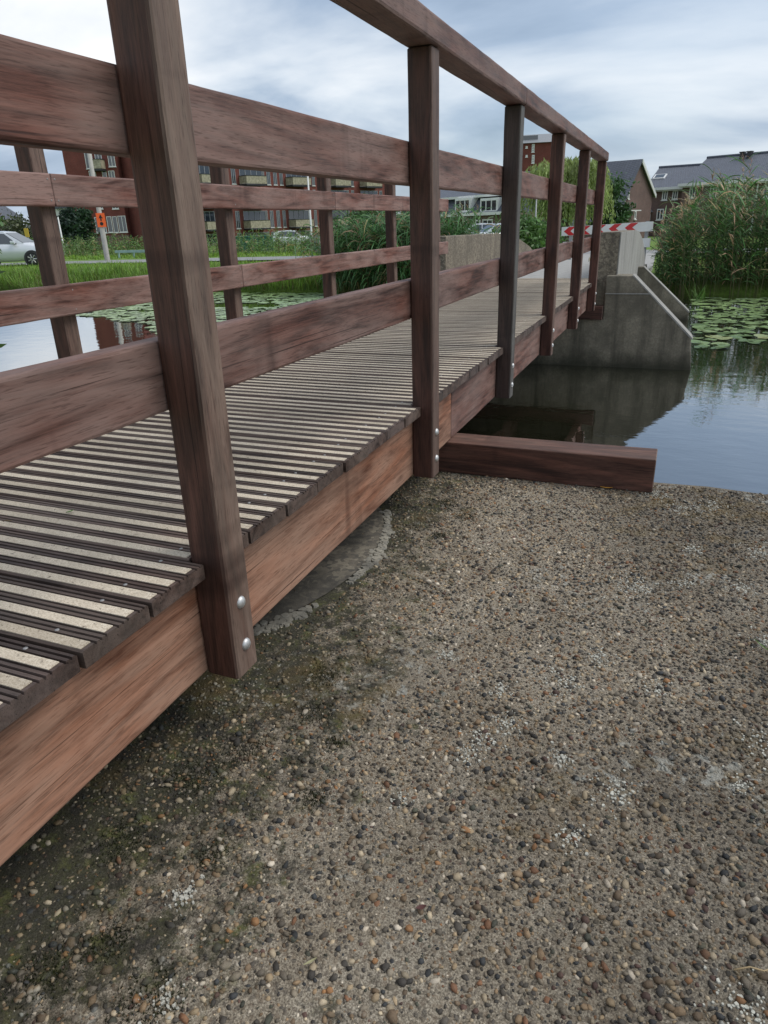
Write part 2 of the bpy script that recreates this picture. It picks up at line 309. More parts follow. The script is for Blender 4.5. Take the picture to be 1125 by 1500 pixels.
M['green_steel'] = plain('green_steel', (.025, .13, .095), .5, .1, .15, 2); M['blue_pale'] = plain('pale_teal', (.30, .42, .42), .5, 0, .15, 3); M['yellow'] = plain('yellow_sign', (.6, .4, .04), .5, 0, .1, 3)
def m_glass():
    m, t, b = newmat('window_glass'); b.inputs['Base Color'].default_value = (.03, .04, .05, 1); b.inputs['Roughness'].default_value = .05; b.inputs['IOR'].default_value = 1.9; return m
M['glass'] = m_glass()
M['silver_car'] = plain('silver_car_paint', (.66, .68, .71), .25, .2, .03, 2, .6); M['white_car'] = plain('white_car_paint', (.75, .76, .78), .25, 0, .03, 2, .6); M['tyre'] = plain('tyre_rubber', (.015, .015, .016), .8, 0, .2, 9)
M['render_white'] = plain('white_render', (.62, .62, .60), .8, 0, .08, .5); M['lichen'] = plain('lichen_crust', (.43, .42, .36), .95, 0, .35, 140)

# ================================================================== SETTING: ground, water, road, path
WATER = -.84
def land(x, y):
    if y < 5: return -.47
    return float(np.interp(y, [13, 16, 26, 34, 70, 200], [-.52, -.58, -.78, -.84, -1.3, -1.6]))
def bank(x):                                        # far shoreline
    return 13.6+.35*math.sin(x*.55)+.25*math.sin(x*1.9+1)+(1.0 if x > 3 else 0)*0
xs = sorted(set(list(np.linspace(-45, 30, 101))+[-900, -400, -200, -120, -80, -60, 40, 60, 100, 200, 400, 900]))
ys = sorted(set(list(np.linspace(0, 3, 9))+list(np.linspace(4, 12, 5))+list(np.linspace(12.2, 18, 25))+list(np.linspace(19, 60, 30))+[-600, -200, -60, -20, -8, -4, -2, 80, 110, 160, 260, 500, 900, 1600]))
V = []; 
for y in ys:
    for x in xs:
        b = bank(x)
        if y < 1.0: z = -.47
        elif y < b: z = max(-2.0, -.47-(y-1.0)*1.6) if y < 5 else max(-2.0, land(x, b)-.36-(b-y)*2.5)
        else: z = min(land(x, y), land(x, b)-.26+(y-b)*.3)+.05*math.sin(x*1.3+y)*.6
        if y < b and -1.5 < x < -.1 and y > 6.9: z = min(z, -.9)
        V.append((x, y, z))
nx = len(xs); Fq = [(j*nx+i, j*nx+i+1, (j+1)*nx+i+1, (j+1)*nx+i) for j in range(len(ys)-1) for i in range(nx-1)]
g = link('ground', npmesh('ground', V, Fq, M['ground'], smooth=True)); tag(g, kind='structure')
wm = MB(); wm.add([(-200, .3, WATER), (200, .3, WATER), (200, 15.2, WATER), (-200, 15.2, WATER)], [(0, 1, 2, 3)])
tag(wm.build('water', M['water'], fixn=False), kind='structure')
rd = MB(); 
rl = [(-60, 15.5), (-42, 21.5), (-34, 25), (-27, 27.6), (-16, 29.4), (-4, 30.2), (10, 30.6), (60, 31)]
vs = []
for x, y in rl: vs += [(x, y-2.1, land(x, y-2.1)+.055), (x, y+2.1, land(x, y+2.1)+.055)]
rd.add(vs, [(2*i, 2*i+2, 2*i+3, 2*i+1) for i in range(len(rl)-1)])
tag(rd.build('road', M['asphalt'], fixn=False), kind='structure')
pth = MB(); pl = [(6.56, -1.6, -.055, 0), (9.0, -1.6, -.055, -.01), (12.0, -1.6, -.055, -.10), (13.6, -2.0, .0, -.28), (15.0, -2.6, .1, -.46), (17.5, -3.0, .1, -.53), (28.4, -3.4, -.2, -.74)]
vs = []
for y, a, b, z in pl: vs += [(a, y, z), (b, y, z), (a, y, z-.3), (b, y, z-.3)]
pth.add(vs, sum([[(4*i, 4*i+1, 4*i+5, 4*i+4), (4*i, 4*i+4, 4*i+6, 4*i+2), (4*i+1, 4*i+3, 4*i+7, 4*i+5)] for i in range(len(pl)-1)], [])+[(0, 2, 3, 1)])
tag(pth.build('path', M['paver'], fixn=True), kind='structure')

# ================================================================== THE NEAR SLAB
SZ = -.375
slab = MB()
edge = [(-3.2, 1.70), (-1.9, 1.76), (.2, 1.765), (.72, 1.765), (.9, 1.775), (1.09, 1.75), (1.3, 1.70), (1.6, 1.6), (2.1, 1.38), (2.7, 1.0), (2.9, -3.2), (-3.2, -3.2)]
cx, cy = -.2, -.5
slab.add([(x, y, SZ-.03) for x, y in edge]+[(x+(cx-x)*.012, y+(cy-y)*.012, SZ) for x, y in edge]+[(x, y, SZ-.75) for x, y in edge],
         [tuple(range(12, 24))]+[(i, (i+1) % 12, (i+1) % 12+12, i+12) for i in range(12)]+[(i+24, (i+1) % 12+24, (i+1) % 12, i) for i in range(12)])
so_ = slab.build('concrete_slab', M['slab']); tag(so_, 'weathered exposed-aggregate concrete slab with pebbles and moss beside the bridge', 'concrete slab')
def vnoise_s(t):
    return .5+.28*math.sin(t*2.1+.4)+.22*math.sin(t*4.7+1.9)
PC, PR = (-.859, .758), .82                          # round smooth patch under the bridge with a mortar rim
def ring(r0, r1, z0, z1, n=72, wob=0):
    b = MB(); vs = []
    for i in range(n):
        a = i*2*math.pi/n; k = wob*(math.sin(a*7+1)+.7*math.sin(a*17)+.5*math.sin(a*31+2))
        for r, z in ((r0+k*.4, SZ-.01), (r0+.006+k*.4, z1), (r1-.008+k, z1*.6+SZ*.4), (r1+k, SZ-.01)): vs.append((PC[0]+r*math.cos(a), PC[1]+r*math.sin(a), z))
    b.add(vs, [(4*i+k, 4*i+k+1, 4*((i+1) % n)+k+1, 4*((i+1) % n)+k) for i in range(n) for k in range(3)]); return b
mr = MB(); a = -1.25
while a < 1.3:                                      # broken mortar, thick in places and gone in others
    gap = vnoise_s(a*3.1); wd = .012+.035*max(0, vnoise_s(a*5.3+9)-.25)
    if gap+random.gauss(0, .12) > .33:
        for k in range(3):
            rr = PR-.016+random.gauss(0, wd*.38); px, py = PC[0]+rr*math.cos(a), PC[1]+rr*math.sin(a); s_ = random.uniform(.003, .010)+wd*.1; nn = 9; hgt = random.uniform(.002, .006)
            rim = [(px+s_*random.uniform(.7, 1.25)*math.cos(i*6.283/nn), py+s_*random.uniform(.7, 1.25)*math.sin(i*6.283/nn), SZ-.002) for i in range(nn)]
            mr.add(rim+[(px+(q[0]-px)*.8, py+(q[1]-py)*.8, SZ+hgt+random.uniform(0, .0012)) for q in rim], [tuple(range(nn, 2*nn))]+[(i, (i+1) % nn, (i+1) % nn+nn, i+nn) for i in range(nn)])
    a += .011
mr.build('mortar_rim', M['mortar'], so_, fixn=False)
dsk = MB(); dsk.add([(PC[0]+(PR-.03)*math.cos(i*2*math.pi/48), PC[1]+(PR-.03)*math.sin(i*2*math.pi/48), SZ+.004) for i in range(48)], [tuple(range(48))])
dsk.build('smooth_patch', M['patch'], so_, fixn=False)
# pebbles: one joined part plus the largest ones singly
t_ = (1+5**.5)/2
ICO = np.array([(-1,t_,0),(1,t_,0),(-1,-t_,0),(1,-t_,0),(0,-1,t_),(0,1,t_),(0,-1,-t_),(0,1,-t_),(t_,0,-1),(t_,0,1),(-t_,0,-1),(-t_,0,1)])/math.hypot(1, t_)
ICF = np.array([(0,11,5),(0,5,1),(0,1,7),(0,7,10),(0,10,11),(1,5,9),(5,11,4),(11,10,2),(10,7,6),(7,1,8),(3,9,4),(3,4,2),(3,2,6),(3,6,8),(3,8,9),(4,9,5),(2,4,11),(6,2,10),(8,6,7),(9,8,1)])
PAL = np.array([(.05,.046,.042),(.085,.078,.07),(.14,.125,.105),(.21,.185,.15),(.17,.125,.085),(.25,.18,.115),(.33,.26,.175),(.04,.044,.05),(.42,.36,.27),(.20,.105,.06),(.28,.15,.07),(.50,.46,.40),(.10,.06,.05),(.07,.075,.06)])
PW = np.array([11,11,12,12,10,9,9,7,8,3,2,5,3,3.0]); PW = PW/PW.sum()
def vnoise(x, y, s, seed):                           # cheap smooth value noise
    r = np.random.default_rng(seed); T = r.random((64, 64)); X = x*s+100; Y = y*s+100
    i = np.floor(X).astype(int); j = np.floor(Y).astype(int); fx = X-i; fy = Y-j; fx = fx*fx*(3-2*fx); fy = fy*fy*(3-2*fy)
    q = lambda a, b: T[a % 64, b % 64]
    return (q(i,j)*(1-fx)+q(i+1,j)*fx)*(1-fy)+(q(i,j+1)*(1-fx)+q(i+1,j+1)*fx)*fy
def pebble_xy(x0, x1, y0, y1, sp):
    gx, gy = np.meshgrid(np.arange(x0, x1, sp), np.arange(y0, y1, sp)); n = gx.size
    x = gx.ravel()+RNG.uniform(-.5, .5, n)*sp*1.1; y = gy.ravel()+RNG.uniform(-.5, .5, n)*sp*1.1
    dd = np.hypot(x-PC[0], y-PC[1]); k = (dd > PR+.004+.012*(vnoise(x, y, 30, 77)-.5)) | ((dd < PR-.03) & (RNG.random(n) < .10))
    return x[k], y[k]
xy = [pebble_xy(-.45, 1.30, -.70, 1.72, .0078), pebble_xy(1.30, 2.3, -.70, 1.25, .0105), pebble_xy(-.45, 2.3, -1.5, -.70, .0105)]
x = np.concatenate([q[0] for q in xy]); y = np.concatenate([q[1] for q in xy]); n = len(x)
expo = .55*vnoise(x, y, 2.6, 1)+.45*vnoise(x, y, 9, 2)+.22*np.clip((x-.35)/.6, -.6, 1)
r = np.clip(RNG.lognormal(math.log(.0031), .42, n), .0014, .0080)
keep = RNG.random(n) < np.clip(.42+expo*1.15, .32, 1); x, y, r, expo = x[keep], y[keep], r[keep], expo[keep]; n = len(x)
def pebble_geo(x, y, r, z):
    n = len(x); a = RNG.uniform(0, 2*math.pi, n); sx = r*RNG.uniform(.85, 1.45, n); sy = r*RNG.uniform(.65, 1.0, n); sz = r*RNG.uniform(.5, .8, n)
    P = ICO[None]*RNG.uniform(.68, 1.22, (n, 12, 1)); X = P[..., 0]*sx[:, None]; Y = P[..., 1]*sy[:, None]; Z = P[..., 2]*sz[:, None]
    tl = RNG.normal(0, .25, (n, 1)); Z = Z+X*tl; c, s = np.cos(a)[:, None], np.sin(a)[:, None]
    V = np.stack([x[:, None]+X*c-Y*s, y[:, None]+X*s+Y*c, z[:, None]+Z], -1).reshape(-1, 3)
    T = (ICF[None]+np.arange(n)[:, None, None]*12).reshape(-1, 3); return V, T
z = SZ+r*np.clip(RNG.normal(-.05, .22, n)+(expo-.5)*.5, -.4, .35)
V, T = pebble_geo(x, y, r, z)
cc = PAL[RNG.choice(len(PAL), n, p=PW)]*RNG.uniform(.6, 1.5, (n, 1))
pb = link('pebbles', npmesh('pebbles', V, T, M['pebble'], np.repeat(cc, 12, 0), True), so_); tag(pb, kind='stuff')
variants = []
for k in range(len(PAL)*2):
    V, T = pebble_geo(np.zeros(1), np.zeros(1), np.ones(1), np.zeros(1))
    variants.append(npmesh('pebble', V, T, M['pebble'], np.repeat(PAL[k % len(PAL)][None]*random.uniform(.9, 1.35), 12, 0), True))
bx_, by_ = [], []
while len(bx_) < 260:
    q = onz(random.uniform(0, 1125), 740+760*random.random()**.7, SZ)
    if q.x < -.2 or math.hypot(q.x-PC[0], q.y-PC[1]) < PR+.02 or q.y > 1.7: continue
    bx_.append(q.x); o = link('pebble', random.choice(variants), so_); rr = random.uniform(.0048, .0082)
    o.location = (q.x, q.y, SZ+rr*.12); o.scale = (rr, rr, rr); o.rotation_euler.z = random.uniform(0, 6)
# lichen crusts
lb = MB()
LP = [(.666,.883,.06),(.70,.87,.03),(.803,1.497,.06),(.89,1.557,.05),(.711,1.603,.05),(.574,.379,.035),(.634,.495,.025),(.479,.203,.025),(.45,.14,.03),(.428,.082,.02),(.35,-.057,.014),(.957,.303,.04),(.898,.181,.02),(.833,1.166,.03),(.76,.42,.02),(.704,.085,.03),(.596,.143,.02),(.447,.308,.02),(.805,.931,.02),(.985,.692,.03),(.645,-.038,.02),(.109,-.345,.02),(.183,-.487,.02),(.882,-.23,.03),(.299,.391,.02),(1.02,1.2,.05),(.95,.95,.03)]
for lx, ly, lr in [(a, b, c*1.45) for a, b, c in LP]:
    for k in range(int(16+lr*1500)):
        a = random.uniform(0, 6.28); d = lr*random.random()**.6*(1.25 if k % 3 else .6)*(.6+.5*math.sin(a*3+lx*40)**2); px, py = lx+d*math.cos(a), ly+d*math.sin(a)*1.2; s = random.uniform(.0012, .0040)*random.random()**.4; nn = 6
        if py > 1.74: continue
        zz_ = SZ+.0022+random.uniform(0, .0012); ph = random.uniform(0, 6)
        rim = [(px+s*random.uniform(.6, 1.3)*math.cos(ph+i*6.283/nn), py+s*random.uniform(.6, 1.3)*math.sin(ph+i*6.283/nn), zz_-.004) for i in range(nn)]
        top = [(px+(q[0]-px)*.86, py+(q[1]-py)*.86, zz_) for q in rim]
        lb.add(rim+top, [tuple(range(nn, 2*nn))]+[(i, (i+1) % nn, (i+1) % nn+nn, i+nn) for i in range(nn)])
tag(lb.build('lichen', M['lichen'], so_, fixn=False), kind='stuff')
# moss cushions by the drip line
def moss():
    vs, ts, cs = [], [], []; 
    for mx, my, mr in [(.18,.031,.022),(.207,-.107,.03),(.108,-.273,.035),(.055,-.446,.04),(.162,-.496,.05),(.002,-.518,.05),(-.029,-.141,.06),(.03,-.05,.05),(.10,.10,.04),(-.05,-.30,.06),(.06,.22,.05),(.08,1.02,.03),(.02,1.3,.05),(.12,1.2,.04)]:
        n = int(mr*9000)
        a = RNG.uniform(0, 6.283, n); d = mr*np.sqrt(RNG.random(n))*RNG.uniform(.5, 1.3, n)
        px = mx+d*np.cos(a); py = my+d*np.sin(a); h = RNG.uniform(.002, .0055, n); th = RNG.uniform(0, 6.283, n); ww = .0011
        dx, dy = np.cos(th)*ww, np.sin(th)*ww; z0 = np.full(n, SZ)
        q = np.stack([np.stack([px-dx, py-dy, z0], -1), np.stack([px+dx, py+dy, z0], -1), np.stack([px+RNG.normal(0, .002, n), py+RNG.normal(0, .002, n), SZ+.001+h], -1)], 1)
        vs.append(q.reshape(-1, 3)); c = np.array([(.022, .026, .008)])*RNG.uniform(.4, 2.0, (n, 1)); cs.append(np.repeat(c, 3, 0))
    V = np.concatenate(vs); return V, np.arange(len(V)).reshape(-1, 3), np.concatenate(cs)
V, T, c = moss(); tag(link('moss', npmesh('moss', V, T, M['leaf'], c), so_), kind='stuff')

# ================================================================== THE FOOTBRIDGE
PW_, PD = .0735, .071                                # post section
ZB, ZT = -.2454, 1.0038
XE, XF = -.039, -1.565                               # deck ends
bridge = empty('footbridge', (-.8, 2.4, -.245)); tag(bridge, 'brown hardwood footbridge with post-and-rail railings and beige anti-slip deck strips', 'footbridge')
INV = Matrix.Translation((.8, -2.4, .245))
def member(name, mat, p0, p1, up, wid, hei, tint=(1, 1, 1), bev=.005, parent=None, ext=0):
    """straight timber: local X runs along the grain from p0 to p1; wid across, hei along up"""
    p0, p1 = Vector(p0), Vector(p1); d = p1-p0; L = d.length; ax = d.normalized(); u = Vector(up); yv = u.cross(ax).normalized()
    ns = max(6, int(L/.09)); b = MB(); vs = []; r_ = bev; hw, hh = wid/2, hei/2; prof = []
    for sx_, sy_, a0 in ((1, 1, 0), (-1, 1, 90), (-1, -1, 180), (1, -1, 270)):
        for da in (0, 45, 90): a_ = math.radians(a0+da); prof.append((sx_*(hw-r_)+r_*math.cos(a_), sy_*(hh-r_)+r_*math.sin(a_)))
    stn_ = [0, .003]+[L*i/ns for i in range(1, ns)]+[L-.003, L]
    for q_, xx_ in enumerate(stn_):
        k_ = 1-.0025/min(hw, hh) if q_ in (0, len(stn_)-1) else 1; w1_, w2_ = random.gauss(0, .0003), random.gauss(0, .0003)
        vs += [(xx_, p_[0]*k_+w1_+random.gauss(0, .00025), p_[1]*k_+w2_+random.gauss(0, .00025)) for p_ in prof]
    b.add(vs, [(i*12+j, i*12+(j+1) % 12, (i+1)*12+(j+1) % 12, (i+1)*12+j) for i in range(len(stn_)-1) for j in range(12)]+[tuple(range(11, -1, -1)), tuple(range((len(stn_)-1)*12, len(stn_)*12))])
    mw = Matrix((ax, yv, u)).transposed().to_4x4(); mw.translation = p0
    o = b.build(name, mat, parent or bridge, (INV @ mw) if (parent is None) else mw, smooth=False); o.color = (*tint, 1)
    return o
def dome_mesh(r, h, n=12, mat=None):
    b = MB(); vs = [(0, 0, h)]; 
    for k, (rr, z) in enumerate(((r*.55, h*.85), (r*.85, h*.5), (r, h*.1), (r, -.001))): vs += [(rr*math.cos(i*2*math.pi/n), rr*math.sin(i*2*math.pi/n), z) for i in range(n)]
    fs = [(0, 1+i, 1+(i+1) % n) for i in range(n)]+[(1+k*n+i, 1+(k+1)*n+i, 1+(k+1)*n+(i+1) % n, 1+k*n+(i+1) % n) for k in range(3) for i in range(n)]
    b.add(vs, fs); return b.mesh('bolt', mat or M['steel'], smooth=True)
M['screw'] = plain('dull_screw_steel', (.30, .29, .28), .55, .6, .3, 300)
BOLT = dome_mesh(.0125, .008); SCREW = dome_mesh(.0038, .0012, 8, M['screw']); NAIL = dome_mesh(.0036, .001, 8, M['screw'])
tints = {0: (1.15, 1.12, 1.1), 1: (.86, .80, .80), 2: (.62, .82, .95), 3: (.95, .85, .84), 4: (.88, .8, .8), 5: (1.0, .86, .84), -1: (1, 1, 1)}
def post(i, side):
    y = 1.2*i
    x = -PW_/2 if side > 0 else -1.5205-PW_/2
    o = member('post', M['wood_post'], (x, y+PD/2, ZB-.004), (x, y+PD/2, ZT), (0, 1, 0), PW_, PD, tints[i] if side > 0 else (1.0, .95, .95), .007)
    # local X is up; bolts on the outer face
    for zz in (.062, .155):
        bl = link('bolt', BOLT, o); ny = 1 if o.matrix_basis.to_3x3().col[1].x*side > 0 else -1
        bl.matrix_basis = Matrix.Translation((zz, ny*PW_/2, 0)) @ Matrix.Rotation(-ny*math.pi/2, 4, 'X')
    b = MB().box(-.003, .0, -.03, .03, -.03, .03); br = b.build('bracket', M['steel'], o); br.location = (ZT-ZB+.0028, 0, 0)
for i in range(-1, 6):
    post(i, 1)
    if i > -1: post(i, -1)
RT = .042
def railset(side, z0, z1, cuts, tint):
    x = -PW_-RT/2-.0005 if side > 0 else -1.4795-RT/2+.0005
    for k in range(len(cuts)-1):
        lum = random.uniform(.92, 1.08); tn = tuple(c*lum for c in tint)
        o = member('rail', M['wood'], (x, cuts[k]+.0012, (z0+z1)/2), (x, cuts[k+1]-.0012, (z0+z1)/2), (0, 0, 1), RT, z1-z0, tn, .006)
        if side < 0:
            for yy in np.arange(0, 6.1, 1.2):
                for dy in ((.018, .052) if (abs(yy+.0355-cuts[k]) < .02 or abs(yy+.0355-cuts[k+1]) < .02) else (.035,)):
                    if not cuts[k]+.005 < yy+dy < cuts[k+1]-.005: continue
                    for dz in (-.036, .036):
                        s_ = link('screw', NAIL, o); Yv = o.matrix_basis.to_3x3().col[1]; ny = 1 if Yv.x > 0 else -1
                        s_.matrix_basis = Matrix.Translation((yy+dy-cuts[k]-.0012, ny*RT/2, dz)) @ Matrix.Rotation(-ny*math.pi/2, 4, 'X')
railset(1, .277, .394, [-1.25, 2.43, 6.12], (.98, .92, .92)); railset(1, .663, .778, [-1.25, 2.43, 6.12], (1.02, .95, .95))
railset(-1, .266, .380, [-.02, 2.4355, 6.2], (1.2, 1.12, 1.12)); railset(-1, .655, .766, [-.02, 1.2355, 3.6355, 6.2], (1.25, 1.17, 1.17))
for x0, x1, cuts in ((-.080, .012, (-1.3, 2.44, 6.05)), (-1.606, -1.514, (-.05, 2.44, 6.2))):
    for k in range(2): member('handrail', M['wood'], ((x0+x1)/2, cuts[k]+.0012, ZT+.0365), ((x0+x1)/2, cuts[k+1]-.0012, ZT+.0365), (0, 0, 1), x1-x0, .067, (.85, .8, .8), .008)
for xa in (-PW_-.035-.0005, -.80, -1.5205+.0355): 
    k = xa > -.2
    member('stringer', M['wood_red' if k else 'wood'], (xa, -2.0, (ZB-.034)/2), (xa, 1.652, (ZB-.034)/2), (0, 0, 1), .07, -.034-ZB, (1.0, 1.0, 1.0), .005)
    member('stringer', M['wood'], (xa, 1.656, (ZB-.034)/2), (xa, 6.53, (ZB-.034)/2), (0, 0, 1), .07, -.034-ZB, (1.0, .92, .9), .005)
# deck boards
BW = .1425; prof = []                                # grooved top profile across the board
def top_profile():
    p = [(0, -.003), (.003, 0)]; y = .0032
    for k in range(3):
        p += [(y, 0)]; y += .0205; p += [(y, 0)]
        for q in range(2):
            p += [(y+.0008, -.0045), (y+.0042, -.0045), (y+.005, 0)]; y += .005; y += .0062; p += [(y, 0)]
        p += [(y+.0008, -.0045), (y+.0036, -.0045), (y+.0044, 0)]; y += .0044
    p = [q for q in p if q[0] < BW-.003]+[(BW-.003, 0), (BW, -.003)]; return p
TP = top_profile(); STRIPS = [(.0032+k*.0473+.0002, .0032+k*.0473+.0203) for k in range(3)]
def board_mesh(notch):
    b = MB(); 
    parts = [(TP, XF, XE)] if not notch else [([q for q in TP if q[0] <= .0745]+[(.0749, 0)], -1.518, -.0755), ([(.075, 0)]+[q for q in TP if q[0] > .0755], XF, XE)]
    for pr_, a, c in parts:
        poly = pr_+[(pr_[-1][0], -.030), (pr_[0][0], -.030)]
        b.prism(poly, a-XF, c-XF, 'x')
    return b.mesh('deck_board', M['wood_deck'])
def strip_mesh(w_, L):
    b = MB().box(.0, L, 0, w_, -.001, .0014); return b.mesh('anti_slip_strip', M['strip'], bevel=.0006)
BM = {False: board_mesh(False), True: board_mesh(True)}; SL = XE-XF
SMF = strip_mesh(.0200, SL-.014); SMN = strip_mesh(.0200, -.0755+1.518-.012)
nb = 0
for i in range(-13, 44):
    y0 = .15*i; notch = (i % 8 == 0)
    bd = link('deck_board', BM[notch], bridge, INV @ Matrix.Translation((XF+random.uniform(-.003, .003), y0+random.uniform(-.0012, .0012), random.uniform(-.0012, .0012)))); 
    q = random.uniform(.8, 1.25); bd.color = (q, q, q*random.uniform(.96, 1.02), 1)
    for k, (a, c) in enumerate(STRIPS):
        sh = notch and a < .0755
        link('anti_slip_strip', SMN if sh else SMF, bd, Matrix.Translation(((-1.518-XF+.006) if sh else .007, a, .0)))
    if y0 > -.9:
        for xx in (-.118, -1.42):
            for yy in (.0335, .1275):
                link('screw', SCREW, bd, Matrix.Translation((xx-XF+random.uniform(-.004, .004), yy+random.uniform(-.001, .001), .0002)))
# bearing timbers
def sleeper(x0, x1, y0, y1, z0, z1, label, tint):
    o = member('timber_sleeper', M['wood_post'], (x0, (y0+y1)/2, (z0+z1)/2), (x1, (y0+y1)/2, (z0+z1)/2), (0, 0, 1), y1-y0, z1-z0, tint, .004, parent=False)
    o.parent = None; tag(o, label, 'timber'); return o
sleeper(-1.75, .70, 1.612, 1.752, SZ+.002, ZB-.001, 'long dark hardwood bearing beam lying on the pebbled slab edge under the bridge', (1.3, 1.25, 1.22))
sleeper(-1.66, .045, 6.36, 6.50, -.374, ZB-.001, 'short hardwood bearing beam on the ledge of the far concrete abutment', (1.0, .95, .95))
# ================================================================== FAR ABUTMENT
ab = empty('concrete_abutment', (-.82, 6.6, WATER)); tag(ab, 'grey stained concrete abutment with sloping wing walls standing in the canal', 'abutment')
IA = Matrix.Translation((.82, -6.6, -WATER))
w1 = [(-2.57, -1.4), (-2.55, -.83), (-2.51, -.525), (-1.94, .034), (-1.66, .034), (-1.66, -.376), (.05, -.376), (.05, .034), (.30, .034), (.874, -.525), (.912, -.83), (.92, -1.4)]
MB().prism(w1, 6.42, 6.66, 'y').build('front_wall', M['conc'], ab, IA, bevel=.012)
MB().prism([(.285, .0365), (.30, .0365), (.877, -.5235), (.893, -.545), (.876, -.545)], 6.415, 6.665, 'y').build('worn_edge', M['conc_pale'], ab, IA)
MB().prism([(.215, -.1125), (.225, -.1125), (.893, -.7185), (.9, -.735), (.885, -.735)], 10.135, 10.365, 'y').build('worn_edge', M['conc_pale'], ab, IA)
MB().box(.052, .46, 6.412, 6.43, -.137, -.127).build('form_ridge', M['conc_pale'], ab, IA, bevel=.002)
MB().box(-1.66, .05, 6.505, 6.655, -.379, -.036).build('bearing_shelf_wall', M['conc'], ab, IA)
w2 = [(-2.54, -1.4), (-2.53, -.72), (-1.86, -.115), (.22, -.115), (.89, -.72), (.90, -1.4)]
MB().prism(w2, 10.14, 10.36, 'y').build('wing_wall', M['conc'], ab, IA, bevel=.012)
MB().box(-1.74, .10, 6.66, 14.2, -1.5, -.31).build('core', M['conc'], ab, IA)
side = [(6.52, -.33), (6.52, .036), (6.52, .425), (8.9, .40), (9.5, .375), (10.3, .29), (11.1, .16), (11.7, .02), (12.1, -.12), (12.1, -.33)]
MB().prism(side, -.05, .13, 'x').build('parapet', M['conc_agg'], ab, IA, bevel=.008)
MB().prism([(y_, z_-.004 if z_ > -.3 else z_) for y_, z_ in side], .1302, .142, 'x').build('parapet_facing', M['conc_pale'], ab, IA, bevel=.003)
MB().prism(side, -1.79, -1.605, 'x').build('parapet', M['conc_agg'], ab, IA, bevel=.008)
# ================================================================== VEGETATION HELPERS
def blades(base, az, L, w_, up, out, droop, col, segs=4, tipcol=None):
    """curved grass or reed leaves: base (N,3), az heading; returns V, quads, colours"""
    N = len(base); s = np.linspace(0, 1, segs); W = np.interp(s, [0, .3, .75, 1], [.55, 1, .75, .04])
    d = np.stack([np.cos(az), np.sin(az), np.zeros(N)], -1); sd_ = np.stack([-np.sin(az), np.cos(az), np.zeros(N)], -1)
    tw = RNG.normal(0, .5, (N, 1)); sd_ = sd_*np.cos(tw)+np.array([0, 0, 1.])*np.sin(tw)
    V = np.zeros((N, segs, 2, 3)); Cc = np.zeros((N, segs, 2, 3)); tip = col if tipcol is None else tipcol
    for i, t in enumerate(s):
        c = base+d*(L*out*t)[:, None]; c[:, 2] += L*(up*t-droop*t*t)
        V[:, i, 0] = c-sd_*(w_*W[i]/2)[:, None]; V[:, i, 1] = c+sd_*(w_*W[i]/2)[:, None]
        Cc[:, i, 0] = Cc[:, i, 1] = col*(1-t)+tip*t
    idx = np.arange(N)[:, None, None]*segs*2; q = []
    for i in range(segs-1): q.append(np.array([2*i, 2*i+1, 2*i+3, 2*i+2]))
    T = (np.stack(q)[None]+idx).reshape(-1, 4)
    return V.reshape(-1, 3), T, Cc.reshape(-1, 3)
def joinset(sets):
    V, T, Cc, o = [], [], [], 0
    for v, t, c in sets: V.append(v); T.append(t+o); Cc.append(c); o += len(v)
    return np.concatenate(V), np.concatenate(T), np.concatenate(Cc)
def jitter(c, n, lo=.65, hi=1.35): return np.array(c)[None]*RNG.uniform(lo, hi, (n, 1))*RNG.uniform(.88, 1.12, (n, 3))
